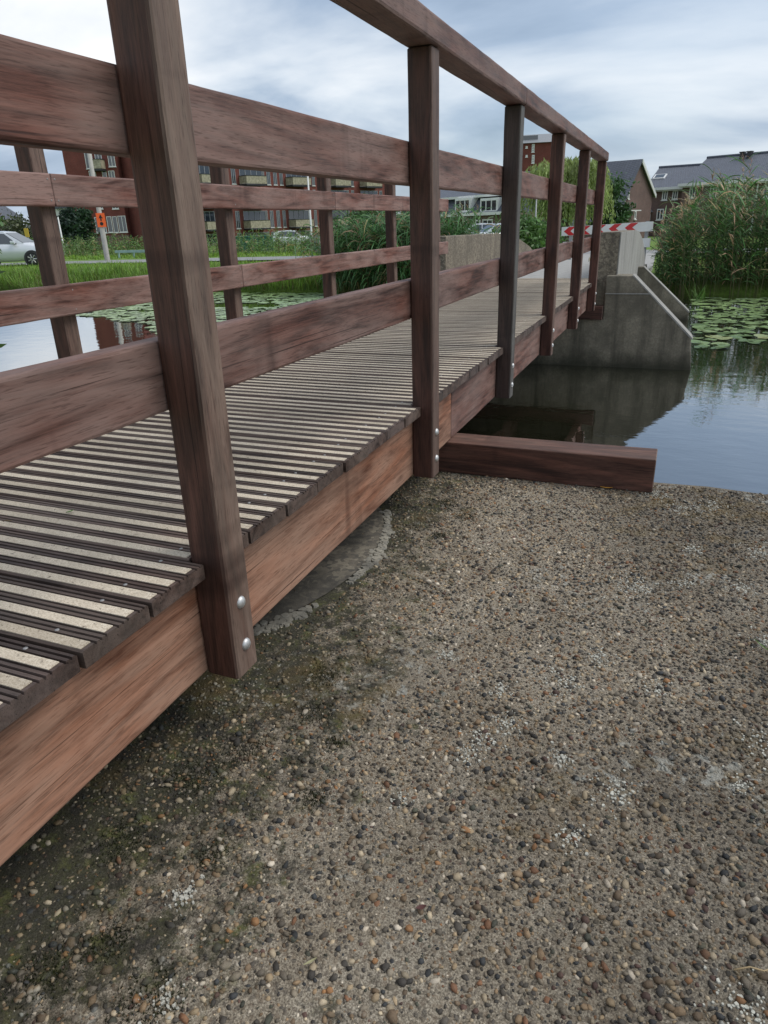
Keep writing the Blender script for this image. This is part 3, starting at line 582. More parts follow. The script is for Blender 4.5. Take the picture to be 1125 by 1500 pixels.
def reeds(px, py, pz, h, wind=(0, .15), leaves=9, leafL=(.32, .6), green=(.055, .105, .03), tan=(.34, .25, .12), plume=.3, lw=.02, stemw=.009, dead=.12, lowbare=.25, arch=1.0):
    n = len(px); sets = []; wa, wk = wind
    la = wa+RNG.normal(0, .8, n); lk = np.abs(RNG.normal(wk, wk*.6+.03, n))*h
    base = np.stack([px, py, pz], -1)
    isd = RNG.random(n) < dead; gc = jitter(green, n); gc[isd] = jitter(tan, isd.sum())*.8
    sc_ = np.where(isd[:, None], gc, gc*.8+np.array([.05, .045, .012])*.6)
    low = np.array([[.17, .135, .06]])*RNG.uniform(.5, 1.2, (n, 1))
    sets.append(blades(base, la, h, np.full(n, stemw), np.ones(n), lk/h, .5*(lk/h)**2, low, 5, sc_))
    k = leaves; t = np.tile(np.linspace(lowbare, .97, k), (n, 1))+RNG.uniform(-.05, .05, (n, k)); t = np.clip(t, .08, .985)
    hh = h[:, None]; q = np.stack([px[:, None]+np.cos(la)[:, None]*lk[:, None]*t, py[:, None]+np.sin(la)[:, None]*lk[:, None]*t, pz[:, None]+hh*(t-.5*(lk/h)[:, None]**2*t*t)], -1).reshape(-1, 3)
    N = n*k; L = RNG.uniform(leafL[0], leafL[1], N)*np.repeat(np.clip(h/2., .5, 1.1), k); az = np.where(RNG.random(N) < .55, wa+RNG.normal(0, .9, N), RNG.uniform(0, 6.283, N))
    col = np.repeat(gc, k, 0)*RNG.uniform(.6, 1.5, (N, 1)); ty = RNG.random(N) < .07; col[ty] = jitter(tan, ty.sum())
    sets.append(blades(q, az, L, RNG.uniform(lw*.7, lw*1.25, N), RNG.uniform(.45, .9, N), RNG.uniform(.55, .9, N), RNG.uniform(.25, 1.15, N)*arch, col, 4, col*1.25))
    pm = np.where(RNG.random(n) < plume)[0]
    if len(pm):
        kk = 9; tp = np.stack([px[pm]+np.cos(la[pm])*lk[pm], py[pm]+np.sin(la[pm])*lk[pm], pz[pm]+h[pm]*(1-.5*(lk[pm]/h[pm])**2)], -1)
        b = np.repeat(tp, kk, 0); b[:, 2] += RNG.uniform(-.16, .05, len(b)); N = len(b)
        c = np.repeat(jitter((.30, .21, .12), len(pm)), kk, 0)*RNG.uniform(.7, 1.3, (N, 1))
        sets.append(blades(b, wa+RNG.normal(0, .7, N), RNG.uniform(.12, .26, N), np.full(N, .016), RNG.uniform(.5, 1, N), RNG.uniform(.2, .6, N), RNG.uniform(.2, .7, N), c, 4))
    return joinset(sets)
def stuff(name, sets, mat='leaf', label=None, cat=None):
    V, T, c = joinset(sets) if isinstance(sets, list) else sets
    o = link(name, npmesh(name, V, T, M[mat], np.clip(c, 0, 1), False)); tag(o, label, cat, kind='stuff'); return o
def leafquads(P, size, col, axis=None, aspect=.5):
    N = len(P); a = RNG.normal(size=(N, 3)) if axis is None else axis+RNG.normal(0, .3, (N, 3)); a /= np.linalg.norm(a, axis=1)[:, None]
    b = np.cross(a, RNG.normal(size=(N, 3))); b /= np.linalg.norm(b, axis=1)[:, None]; s = size[:, None] if hasattr(size, '__len__') else size
    V = np.stack([P-a*s, P-b*s*aspect+a*s*.1, P+a*s, P+b*s*aspect+a*s*.1], 1).reshape(-1, 3)
    return V, np.arange(4*N).reshape(-1, 4), np.repeat(col, 4, 0)
def tree(name, label, pos, H, rx, rz, col, n=6000, leaf=.13, clumps=40, cat='tree', group=None, trunk=.16, base=.25, shape=1.0):
    root = empty(name, pos); tag(root, label, cat, group)
    cz_ = H-rz; cen = []
    for k in range(clumps):
        d = RNG.normal(size=3); d /= np.linalg.norm(d); rr = RNG.uniform(.45, .92)
        p = d*rr*np.array([rx, rx, rz]); 
        if shape != 1.0: p[:2] *= np.interp(p[2]/rz, [-1, -.3, 1], [shape, 1.1, .35])
        cen.append(p+np.array([0, 0, cz_]))
    cen = np.array(cen); k = RNG.integers(0, clumps, n); cr = RNG.uniform(.17, .34, clumps)*rx
    P = cen[k]+RNG.normal(size=(n, 3))*cr[k][:, None]*np.array([1, 1, .75])
    P[:, 2] = np.maximum(P[:, 2], H*base*.5)
    c = np.array(col)[None]*np.repeat(RNG.uniform(.6, 1.4, (clumps, 1)), 1, 1)[k]*RNG.uniform(.6, 1.4, (n, 1))*RNG.uniform(.9, 1.1, (n, 3))
    V, T, C3 = leafquads(P, RNG.uniform(.6, 1.3, n)*leaf, c)
    link('crown', npmesh('crown', V, T, M['leaf'], C3), root)
    b = MB(); b.tube([(0, 0, -.3), (.03, .02, H*base), (0, .03, cz_), (.05, 0, H*.86)], [trunk, trunk*.8, trunk*.5, trunk*.12], 8)
    for q in cen[:14]: b.tube([(0, .02, cz_*random.uniform(.55, .95)), tuple(q*np.array([.5, .5, 1])-np.array([0, 0, .1])), tuple(q)], [trunk*.35, trunk*.2, trunk*.06], 5)
    b.build('trunk', M['bark'], root, fixn=False, smooth=True); return root
def willow(name, label, pos, H, R, n_str=420):
    root = empty(name, pos); tag(root, label, 'tree'); Ps, Ax, Cs = [], [], []
    lobes = [(RNG.uniform(-.52, .48)*R, RNG.uniform(-.5, .5)*R, H*RNG.uniform(.62, .86), R*RNG.uniform(.34, .56)) for _ in range(11)]
    for i in range(n_str):
        lx, ly, lz, lr = lobes[i % 11]; a = RNG.uniform(0, 6.283); e = RNG.uniform(.05, 1.3)
        p = np.array([lx+lr*math.cos(a)*math.cos(e), ly+lr*math.sin(a)*math.cos(e), lz+lr*.55*math.sin(e)]); L = RNG.uniform(.35, 1.0)*min(p[2]-.3, H*.55); m_ = int(16+L*15); t = np.linspace(0, 1, m_)
        o_ = np.array([math.cos(a), math.sin(a), 0])*.28*L
        q = p[None]+o_[None]*(t[:, None]**.6)-np.array([0, 0, 1.])*L*(t[:, None]**1.4)+RNG.normal(0, .05, (m_, 3)); Ps.append(q)
        Ax.append(np.tile([o_[0]*.4, o_[1]*.4, -1.], (m_, 1))); lum = RNG.uniform(.65, 1.35)
        Cs.append(np.array([[.28, .35, .11]])*lum*RNG.uniform(.7, 1.3, (m_, 1)))
    P = np.concatenate(Ps); V, T, c = leafquads(P, RNG.uniform(.07, .13, len(P)), np.concatenate(Cs), np.concatenate(Ax), .26)
    link('crown', npmesh('crown', V, T, M['leaf'], c), root)
    b = MB(); b.tube([(0, 0, -.3), (.1, 0, H*.3), (0, 0, H*.6)], [.28, .22, .12], 8)
    for lx, ly, lz, lr in lobes: b.tube([(0, 0, H*.35), (lx*.5, ly*.5, lz*.85), (lx, ly, lz+lr*.2)], [.12, .08, .03], 6)
    b.build('trunk', M['bark'], root, fixn=False, smooth=True)
def flat(*px): return px
# ------------------------------------------------------------------ reeds
n = 1500; yy = 13.3+np.abs(RNG.normal(0, 1, n))*1.3+RNG.uniform(0, .3, n); xx = np.concatenate([RNG.uniform(.30, .8, 130), RNG.uniform(.6, 7.0, n-130)])+np.clip((13.6-yy), 0, .4)*1.2
hh = (RNG.uniform(1.35, 2.0, n)+(RNG.random(n) < .16)*RNG.uniform(.1, .42, n))*np.interp(xx, [.2, .5, .9, 1.3, 2.2, 3, 8], [.55, .66, .92, 1.03, 1.0, .93, 1.0])
stuff('reed_bed', reeds(xx, yy, np.full(n, WATER-.05), hh, (2.6, .07), 12, (.26, .50), green=(.08, .165, .05), tan=(.50, .38, .20), plume=.28, dead=.09, lw=.024, lowbare=.2, arch=.62), 'leaf', 'tall green reed bed with tan plumes at the far bank beside the chevron barrier', 'reeds')
n = 620; xx = RNG.uniform(-6.3, -3.0, n); yy = 13.2+np.abs(RNG.normal(0, .8, n)); hh = RNG.uniform(1.2, 1.75, n)*np.interp(xx, [-6.4, -5.8, -4.5], [.8, .95, 1.0])
stuff('reed_bed', reeds(xx, yy, np.full(n, WATER), hh, (3.3, .30), 14, (.45, .75), (.07, .155, .05), plume=.12, dead=.04, lw=.024, lowbare=.2, arch=1.25), 'leaf', 'dense arching dark green reeds growing at the shore left of the abutment', 'reeds')
n = 46; xx = np.concatenate([RNG.normal(-4.15, .22, 26), RNG.normal(-2.75, .12, 20)]); yy = RNG.uniform(12.9, 14.0, n); hh = RNG.uniform(.95, 1.5, n)
stuff('reed_bed', reeds(xx, yy, np.full(n, -.75), hh, (.5, .2), 11, (.4, .7), (.10, .17, .06), plume=.05, dead=.03, lw=.026), 'leaf', 'loose pale green reeds rising behind the left parapet wall', 'reeds')
def around(u, v, z, sx, sy, n):
    q = onz(u, v, z); return q.x+RNG.normal(0, sx, n), q.y+RNG.normal(0, sy, n)
# grass along the far bank and on the meadow
def grass(x, y, h, col, w_=.012, zoff=-.03):
    z = np.array([land(a, b)+zoff if b > bank(a)+.9 else land(a, bank(a))-.22+(b-bank(a))*.3 for a, b in zip(x, y)])
    n = len(x); c = jitter(col, n, .55, 1.45)
    return blades(np.stack([x, y, z], -1), RNG.uniform(0, 6.283, n), h, np.full(n, w_)*RNG.uniform(.6, 1.5, n), np.ones(n), RNG.uniform(.1, .55, n), RNG.uniform(.05, .5, n), c*.7, 4, c*1.2)
n = 15000; x = RNG.uniform(-21, -6.0, n); y = np.array([bank(a) for a in x])-.15+np.abs(RNG.normal(0, .75, n))
s1 = grass(x, y, RNG.uniform(.2, .46, n)*(.6+.9*vnoise(x, y, 1.1, 5)), (.15, .26, .035), .014)
n = 2500; s1b = grass(x[:n], y[:n], RNG.uniform(.2, .4, n), (.20, .17, .06), .012)
n = 16000; x = RNG.uniform(-30, -5.0, n); y = RNG.uniform(14.4, 26, n)
s2 = grass(x, y, RNG.uniform(.10, .26, n), (.18, .30, .035), .022)
n = 7000; x = RNG.uniform(-42, -6, n); y = RNG.uniform(32, 40, n); s3 = grass(x, y, RNG.uniform(.1, .3, n), (.18, .30, .035), .04)
n = 4500; x = RNG.uniform(-4.6, 4.5, n); y = RNG.uniform(14.3, 28, n); kx = (np.abs(x+1.4) > 1.8); s4 = grass(x[kx], y[kx], RNG.uniform(.1, .3, kx.sum()), (.17, .28, .035), .02)
stuff('grass', [s1, s1b, s2, s3, s4], 'leaf', 'bright green long grass covering the far bank and verge', 'grass')
# tall weeds behind the road
n = 1500; x = np.concatenate([RNG.uniform(-48, -24, 900), RNG.uniform(-24, -11, 600)]); y = RNG.uniform(37, 43, n)-(x+36)*.06; z = np.array([land(a, b) for a, b in zip(x, y)])
stuff('weeds', reeds(x, y, z, RNG.uniform(.6, 1.5, n), (0, .2), 12, (.3, .6), (.11, .19, .05), plume=0, dead=.03, lw=.05, stemw=.02, lowbare=.05), 'leaf', 'tall wild green weeds along the meadow edge below the apartment building', 'weeds')
tufts = []
n = 260; xx = RNG.uniform(-1.75, -1.62, n); yy = RNG.uniform(10.5, 12.6, n)
b_ = np.stack([RNG.normal(-.28, .12, n), RNG.normal(10.6, .5, n), np.full(n, -.07)], -1)
tufts.append(blades(b_, RNG.uniform(0, 6.28, n), RNG.uniform(.05, .13, n), np.full(n, .01), np.ones(n), RNG.uniform(.2, .8, n), RNG.uniform(.1, .5, n), jitter((.22, .18, .04), n)))
stuff('dry_grass', tufts, 'leaf', 'yellowish dry grass tuft on the path beside the right parapet', 'grass')
# ------------------------------------------------------------------ lily pads
def pad_mesh(k):
    n = 12; ph = .22; b = MB(); vs = [(0, 0, .004)]
    for i in range(n+1):
        a = ph+(6.283-2*ph)*i/n; r_ = 1+.05*math.sin(a*3+k*1.7); vs.append((r_*math.cos(a)*1.08, r_*math.sin(a)*.92, .05*math.sin(a*2+k)+.05*random.random()*(k % 3)))
    b.add(vs, [(0, i+1, i+2) for i in range(n)]); me = b.mesh('lily_pad', M['padobj'], fixn=False, smooth=True); return me
PADM = [pad_mesh(k) for k in range(6)]
pads = []
def try_pads(n, box, keepf, rr=(.075, .135)):
    pts = []
    for _ in range(n*14):
        if len(pts) >= n: break
        x, y = random.uniform(box[0], box[1]), random.uniform(box[2], box[3])
        if not keepf(x, y): continue
        r_ = random.uniform(*rr)
        if any((x-a)**2+(y-b)**2 < (.56*(r_+c))**2 for a, b, c in pts[-400:]): continue
        pts.append((x, y, r_))
    return pts
def keep_r(x, y):
    k = vnoise(np.array([x]), np.array([y]), 1.1, 9)[0]
    return x > .98+.0*(y) and y < 13.25 and (y > 8.2 or (k > .6)) and k > .10 and not (y < 10.5 and x < .95)
def keep_l(x, y):
    k = vnoise(np.array([x]), np.array([y]), .9, 11)[0]
    return y > 7.5+max(0, (-x-5.8))*.40+1.3*(k-.4) and x > -11.2 and y < bank(x)-.1 and k > .14 and not (y > 6 and -2.8 < x)
pr_ = try_pads(760, (.98, 5.2, 7.7, 13.3), keep_r, (.06, .115)); pl_ = try_pads(1250, (-11.2, -2.9, 6.8, 13.6), keep_l, (.08, .14))
allp = [(p, 'r') for p in pr_]+[(p, 'l') for p in pl_]
allp.sort(key=lambda q: (q[0][0]-CAM.x)**2+(q[0][1]-CAM.y)**2)
rest = MB()
for i, ((x, y, r_), sd_) in enumerate(allp):
    if i < 298:
        o = link('lily_pad', PADM[i % 6]); o.location = (x, y, WATER+.006+random.uniform(0, .006)); o.scale = (r_, r_, r_); o.rotation_euler = (random.gauss(0, .025), random.gauss(0, .025), random.uniform(0, 6.28))
        tag(o, 'round green lily pad floating on the canal by the right-hand reed bed' if sd_ == 'r' else 'round green lily pad floating on the canal beyond the far railing', 'lily pad', 'lily pads below the tall reeds' if sd_ == 'r' else 'lily pads beyond the far railing')
    else:
        a0 = random.uniform(0, 6.28); cc_ = np.array((.21, .30, .12))*random.uniform(.65, 1.4)
        vs = [(x, y, WATER+.008)]+[(x+r_*math.cos(a0+.2+i_*5.88/9), y+r_*math.sin(a0+.2+i_*5.88/9), WATER+.006+.012*random.random()) for i_ in range(10)]
        rest.add(vs, [(0, k+1, k+2) for k in range(9)], tuple(cc_))
tag(rest.build('lily_pads', M['pad'], fixn=False, smooth=True), 'mass of far green lily pads covering the canal surface', 'lily pads', kind='stuff')
# small upright sprout among the right pads
q = onz(1022, 438, WATER); n = 26; b_ = np.tile([[q.x, q.y-.4, WATER]], (n, 1))+RNG.normal(0, .05, (n, 3))*np.array([1, 1, 0])
o = stuff('water_sprout', [blades(b_, RNG.uniform(0, 6.28, n), RNG.uniform(.2, .42, n), np.full(n, .014), np.ones(n), RNG.uniform(.2, .7, n), RNG.uniform(.1, .5, n), jitter((.10, .2, .04), n))], 'leaf'); del o['kind']
tag(o, 'small grassy sprout standing up among the lily pads', 'water plant')
# ================================================================== BUILDINGS
class Fac:
    def __init__(s, name, label, uL, dL, uR, dR, gz, cat='building'):
        a = at(uL, 330, dL); b = at(uR, 330, dR); s.A = Vector((a.x, a.y, 0)); e = Vector((b.x-a.x, b.y-a.y, 0)); s.L = e.length; s.e = e.normalized(); s.n = Vector((s.e.y, -s.e.x, 0)); s.gz = gz
        mw = Matrix((s.e, -s.n, Vector((0, 0, 1)))).transposed().to_4x4(); mw.translation = (s.A.x, s.A.y, gz)
        s.o = link(name, None); s.o.matrix_basis = mw; s.o.empty_display_size = .2; tag(s.o, label, cat)
    def sz(s, u, v):
        d = ray(u, v); k = (s.A-CAM).dot(s.n)/d.dot(s.n); p = CAM+d*k; return (p-s.A).dot(s.e), p.z-s.gz
    def part(s, name, mat, *boxes, parent=None, bevel=0):
        b = MB()
        for q in boxes: b.box(*q)
        return b.build(name, mat, parent or s.o, bevel=bevel)
    def window(s, s0, s1, z0, z1, n=2, y=0, frame='white', fw=.09, depth=.05, rows=1):
        bs = [(s0, s1, y-depth, y+.04, z0, z0+fw), (s0, s1, y-depth, y+.04, z1-fw, z1), (s0, s0+fw, y-depth+.002, y+.04, z0+fw, z1-fw), (s1-fw, s1, y-depth+.002, y+.04, z0+fw, z1-fw)]
        for k in range(1, n): c = s0+(s1-s0)*k/n; bs.append((c-fw*.5, c+fw*.5, y-depth+.004, y+.04, z0+fw, z1-fw))
        for k in range(1, rows): c = z0+(z1-z0)*k/rows; bs.append((s0+fw, s1-fw, y-depth+.006, y+.04, c-fw*.3, c+fw*.3))
        f = s.part('window', M[frame], *bs); s.part('pane', M['glass'], (s0+fw*.8, s1-fw*.8, y-.012, y+.03, z0+fw*.8, z1-fw*.8), parent=f)
        s.part('sill', M['white'], (s0-.06, s1+.06, y-depth-.05, y+.03, z0-.08, z0-.002), parent=f); return f
    def pwin(s, u0, u1, v0, v1, **k):
        um = (u0+u1)/2; a = s.sz(u0, (v0+v1)/2)[0]; b = s.sz(u1, (v0+v1)/2)[0]; return s.window(a, b, s.sz(um, v1)[1], s.sz(um, v0)[1], **k)
# --- apartment end block
F = Fac('apartment_block', 'narrow end block of red brick flats behind the street lamp with the orange sign', 111, 80, 186, 80, -1.3)
top = F.sz(150, 165)[1]
F.part('wall', M['brick_red'], (0, F.L, 0, 11, 0, top)); F.part('roof_edge', M['grey'], (-.15, F.L+.15, -.15, 11.15, top, top+.3))
F.part('plinth', M['brick_dark'], (-.02, F.L+.02, -.03, 11.03, -.3, F.sz(160, 345)[1]))
for (a, b, c, d) in ((125, 136, 222, 247), (138, 148, 212, 236), (158, 168, 220, 244), (150.5, 157, 250, 268), (160, 169, 250, 272), (132, 142, 250, 276), (143, 149, 282, 306), (163, 172, 281, 306), (157.5, 164.5, 317, 340.5), (165.8, 172.6, 317, 340.5), (174, 185.3, 316, 340), (151, 156, 328, 341), (140, 146.5, 318, 341)):
    F.pwin(a, b, c, d, n=1 if b-a < 9 else 2, fw=.06)
def balcony(F, s0, s1, z0, z1, dep=1.3):
    b = F.part('balcony', M['dark'], (s0-.05, s1+.05, -dep, 0, z0-.22, z0-.02), (s0-.05, s0+.03, -dep, -.02, z1, z1+.07), (s1-.03, s1+.05, -dep, -.02, z1, z1+.07), (s0-.05, s1+.05, -dep-.03, -dep+.05, z1, z1+.07))
    F.part('balcony_panel', M['yellowish'], (s0, s1, -dep, -dep+.04, z0, z1), (s0, s0+.04, -dep+.05, -.02, z0, z1), (s1-.04, s1, -dep+.05, -.02, z0, z1), parent=b)
s0 = F.sz(137, 241)[0]; s1 = F.sz(154, 241)[0]; balcony(F, s0, s1, F.sz(146, 248)[1], F.sz(146, 235)[1])
# --- long apartment facade
F = Fac('apartment_building', 'long red brick apartment building with yellowish balconies beyond the meadow', 214, 79, 578, 108, -1.3)
zb_, zt_ = F.sz(369, 270)[1], F.sz(369, 259)[1]; zb3, zt3 = F.sz(373, 334)[1], F.sz(373, 323)[1]; st = (zb_-zb3)/2
top = zb_+st*1.25; rows_ = [zb3-st, zb3, zb3+st, zb_]
F.part('wall', M['brick_red'], (0, F.L, 0, 12, 0, top)); F.part('roof_edge', M['grey'], (-.2, F.L+.2, -.2, 12.2, top, top+.35)); F.part('plinth', M['brick_dark'], (-.02, F.L+.02, -.03, 12.03, -.3, max(.3, zb3-st-.4)))
bal = [(222, 246), (290, 314), (354, 383), (421, 447), (483, 505), (528, 550)]
narrow = [(254, 260), (264, 270), (274, 280), (320, 326), (333, 338.5), (343, 349), (387, 390.5), (394, 399), (403.5, 408.5), (412.5, 417), (451, 454.5), (459, 463), (467, 471), (475, 478), (508, 511.5), (515, 519), (556, 560), (565, 569)]
for r_i, z0 in enumerate(rows_):
    for a, b in bal:
        s0, s1 = F.sz(a, 300)[0], F.sz(b, 300)[0]
        if r_i: balcony(F, s0, s1, z0, z0+(zt_-zb_), 1.5)
        F.window(s0+.1, s1+.5, z0+.05, z0+st*.80, n=4, frame='grey', fw=.08)
    for a, b in narrow:
        s0, s1 = F.sz(a, 300)[0], F.sz(b, 300)[0]; F.window(s0, s1, z0+(.0 if r_i else .5), z0+st*.80, n=2, fw=.08, frame='grey')
# --- distant white houses on the left
F = Fac('white_house', 'pale rendered house block behind the dark trees on the left', 60, 105, 135, 100, -1.4)
top = F.sz(100, 305)[1]; F.part('wall', M['render_white'], (0, F.L*.62, 0, 8, 0, top), (F.L*.7, F.L, 1, 9, 0, top*.95)); F.part('party_wall', M['brick_dark'], (F.L*.622, F.L*.698, .3, 8, 0, top*.97))
F.part('roof', M['tiles2'], (-.2, F.L+.2, -.3, 9.2, top+.01, top+.5))
for k in range(4): F.window(F.L*(.05+.15*k), F.L*(.05+.15*k)+1.0, top-2.6, top-1.2, n=2); F.window(F.L*(.05+.15*k), F.L*(.05+.15*k)+1.0, top-5.2, top-3.8, n=2)
F = Fac('brick_house', 'small brown brick house at the road beyond the parked silver car', -60, 75, 34, 82, -1.3)
top = F.sz(10, 322)[1]; F.part('wall', M['brick_dark'], (0, F.L, 0, 7, 0, top)); b = MB(); b.prism([(-.4, top), (3.5, top+2.0), (7.4, top)], -.3, F.L+.3, 'x'); b.build('roof', M['tiles'], F.o)
for k in range(3): F.window(F.L*(.12+.3*k), F.L*(.12+.3*k)+1.4, top-2.0, top-.7, n=2)
# --- mansard row house behind the left parapet
F = Fac('mansard_house', 'row house with slate mansard roof and white dormers behind the left parapet', 588, 78, 772, 61, -1.3)
def zz2(u, v): return F.sz(u, v)[1]
zc, zg, zr = zz2(700, 313.5), zz2(700, 288.5), zz2(700, 268)
F.part('wall', M['brick_dark'], (0, F.L, 0, 9, 0, zc)); b = MB(); b.prism([(-.25, zc+.02), (.95, zg), (8.05, zg), (9.25, zc+.02)], 0, F.L, 'x'); b.build('mansard_roof', M['tiles2'], F.o)
b = MB(); b.prism([(.7, zg+.2), (4.5, zr+.9), (8.3, zg+.2)], -.15, F.L+.15, 'x'); b.build('roof', M['tiles'], F.o)
F.part('cornice', M['white'], (-.1, F.L+.1, -.42, -.02, zc-.14, zc+.12)); F.part('gutter', M['white'], (-.1, F.L+.1, .35, .69, zg-.02, zg+.19))
for a, b in ((606, 628), (668, 689), (705, 729), (742, 762)):
    s0, s1 = F.sz(a, 300)[0], F.sz(b, 300)[0]; z0, z1 = zz2((a+b)/2, 310), zz2((a+b)/2, 292)
    dm = MB(); dm.box(s0-.1, s1+.1, -.05, 1.2, z0-.1, z1+.12); dm.build('dormer', M['white'], F.o); F.window(s0, s1, z0, z1, n=3, y=-.052, fw=.11)
for a, b, v0, v1, n in ((610, 626, 323, 339, 2), (670, 684, 323, 339, 2), (707, 722, 321, 340, 2), (742, 756, 321, 340, 2)): F.pwin(a, b, v0, v1, n=n, fw=.11)
s0, s1 = F.sz(697, 330)[0], F.sz(704, 330)[0]; dr = F.part('door', M['white'], (s0, s1, -.06, .03, .05, zz2(700, 322))); F.part('door_glass', M['glass'], (s0+.15, s1-.15, -.075, -.04, 1.0, zz2(700, 324)), parent=dr)
s0 = F.sz(690.5, 330)[0]; F.part('downpipe', M['grey'], (s0, s0+.09, -.12, -.03, 0, zc-.16))
# --- tower flats behind the willow
F = Fac('brick_flats', 'tall brick flats with grey roof rising behind the willow tree', 757, 109, 805, 108, -1.5)
top = F.sz(775, 210)[1]; F.part('wall', M['brick_red'], (0, F.L, 0, 6, 0, top)); b = MB(); b.prism([(-.4, top+.02), (2.2, F.sz(775, 195)[1]), (4, F.sz(775, 195)[1]), (6.4, top+.02)], -.3, F.L+.3, 'x'); b.build('roof', M['grey'], F.o)
F.pwin(779, 783, 211, 223, n=2, rows=3); F.pwin(770, 773, 214, 217, n=2); F.pwin(770, 773, 227, 230, n=2); F.pwin(779, 783, 227, 239, n=2, rows=3); F.part('solar_panel', M['glass'], (.4, 2.6, .55, .62, top+.5, top+1.1))
# --- gable house
F = Fac('gable_house', 'dark brick house with steep tiled gable roof beyond the chevron barrier', 903, 55, 951, 61, -1.2)
sa, za = F.sz(937, 238); sr, zr = F.sz(947.5, 277); sl, zl = F.sz(901, 318)
b = MB(); b.prism([(sl, 0), (F.L, 0), (F.L, zr*.93), (sa, za), (sl, zl)], 0, 9, 'y'); b.build('wall', M['brick_dark'], F.o)
def slope(name, mat, p, q, y0, y1, th): 
    b = MB(); b.prism([p, q, (q[0], q[1]+th), (p[0], p[1]+th)], y0, y1, 'y'); return b.build(name, mat, F.o)
slope('roof', M['tiles2'], (sl-.5, zl-.75), (sa, za+.02), -.2, 9.2, .22); slope('roof', M['tiles2'], (sa+.002, za+.02), (F.L+.3, zr*.93-.35), -.2, 9.2, .22)
slope('verge', M['white'], (sa+.02, za-.06), (F.L+.28, zr*.93-.42), -.26, -.202, .3)
F.pwin(919, 921.5, 278, 291, n=1); F.pwin(916.5, 919, 310, 321, n=1); F.pwin(929, 931.5, 309, 321, n=1)
s0, s1 = F.sz(911, 317)[0], F.sz(916, 317)[0]; F.part('door', M['dark'], (s0, s1, -.05, .03, .02, F.sz(913, 310)[1])); s0, s1 = F.sz(904, 310)[0], F.sz(927, 308)[0]; F.part('canopy', M['white'], (s0, s1, -.7, -.02, F.sz(914, 309.5)[1], F.sz(914, 308)[1]))
# --- terrace rows on the right
def row(name, label, uL, dL, uR, dR, um, vgut, vridge, depth=8.5, mat='tiles', gz=-1.25):
    global F
    F = Fac(name, label, uL, dL, uR, dR, gz); zg = F.sz(um, vgut)[1]; s = F.sz(um, vgut)[0]; p = F.A+F.e*s-F.n*(depth/2)
    zr = hz(p.x, p.y, vridge)-gz
    F.part('wall', M['brick_dark'], (0, F.L, 0, depth, 0, zg-.05)); b = MB(); b.prism([(-.45, zg-.1), (depth/2, zr), (depth+.45, zg-.1)], -.12, F.L+.12, 'x'); b.build('roof', M[mat], F.o)
    b = MB(); b.tube([(-.15, depth/2, zr+.02), (F.L+.15, depth/2, zr+.02)], .12, 8); b.build('ridge', M['tiles2'], F.o)
    F.part('gutter', M['white'], (-.15, F.L+.15, -.62, -.46, zg-.2, zg+.02)); F.part('fascia', M['white'], (-.1, F.L+.1, -.455, -.012, zg-.30, zg-.21)); return zg, zr, depth
zg, zr, dp = row('terrace_house', 'lower terrace house with skylight between the gable house and long roof', 941, 66, 1003, 64, 970, 275, 244)
F.pwin(945.5, 952, 280, 294, n=1); F.pwin(970, 978, 279, 293, n=2); F.pwin(985, 993, 279, 292, n=2); F.pwin(962, 972, 306, 322, n=2)
s0, _ = F.sz(958, 258); k = .55; zs = zg-.1+(zr-zg)*k; ys = -.45+(dp/2+.45)*k
sk = MB(); an = math.atan2(zr-zg, dp/2+.45); sk.box(-.55, .55, -.5, .5, 0, .14); o = sk.build('skylight', M['white'], F.o); o.matrix_basis = Matrix.Translation((s0, ys, zs)) @ Matrix.Rotation(an, 4, 'X')
pn = MB().box(-.42, .42, -.38, .38, .141, .16).build('skylight_pane', M['glass'], o)
s0, s1 = F.sz(944, 312)[0], F.sz(957, 312)[0]; b = MB(); b.prism([(s0, F.sz(950, 311)[1]), ((s0+s1)/2, F.sz(950, 303)[1]), (s1, F.sz(950, 311)[1])], -1.6, -.02, 'y'); b.build('porch_roof', M['grey'], F.o)
F.part('porch', M['white'], (s0+.2, s1-.2, -1.45, -.03, 0, F.sz(950, 311.3)[1]))
zg, zr, dp = row('terrace_row', 'long terrace with grey tiled roof and two roof vents above the tall reeds', 993, 63, 1290, 52, 1060, 265.8, 226)
for a, b in ((1010, 1019), (1040, 1050), (1082, 1093), (1118, 1131), (1150, 1164)): F.pwin(a, b, 272, 290, n=2)
for u_ in (1058, 1068.5):
    s0, _ = F.sz(u_, 240); k = .88; zs = zg-.1+(zr-zg)*k; ys = -.45+(dp/2+.45)*k; b = MB(); b.box(s0-.17, s0+.17, ys-.2, ys+.2, zs-.3, zs+.5); b.box(s0-.22, s0+.22, ys-.25, ys+.25, zs+.501, zs+.58); b.build('roof_vent', M['dark'], F.o)
for u_ in (1076, 1108): s0 = F.sz(u_, 285)[0]; F.part('downpipe', M['white'], (s0, s0+.1, -.14, -.03, 0, zg-.32))
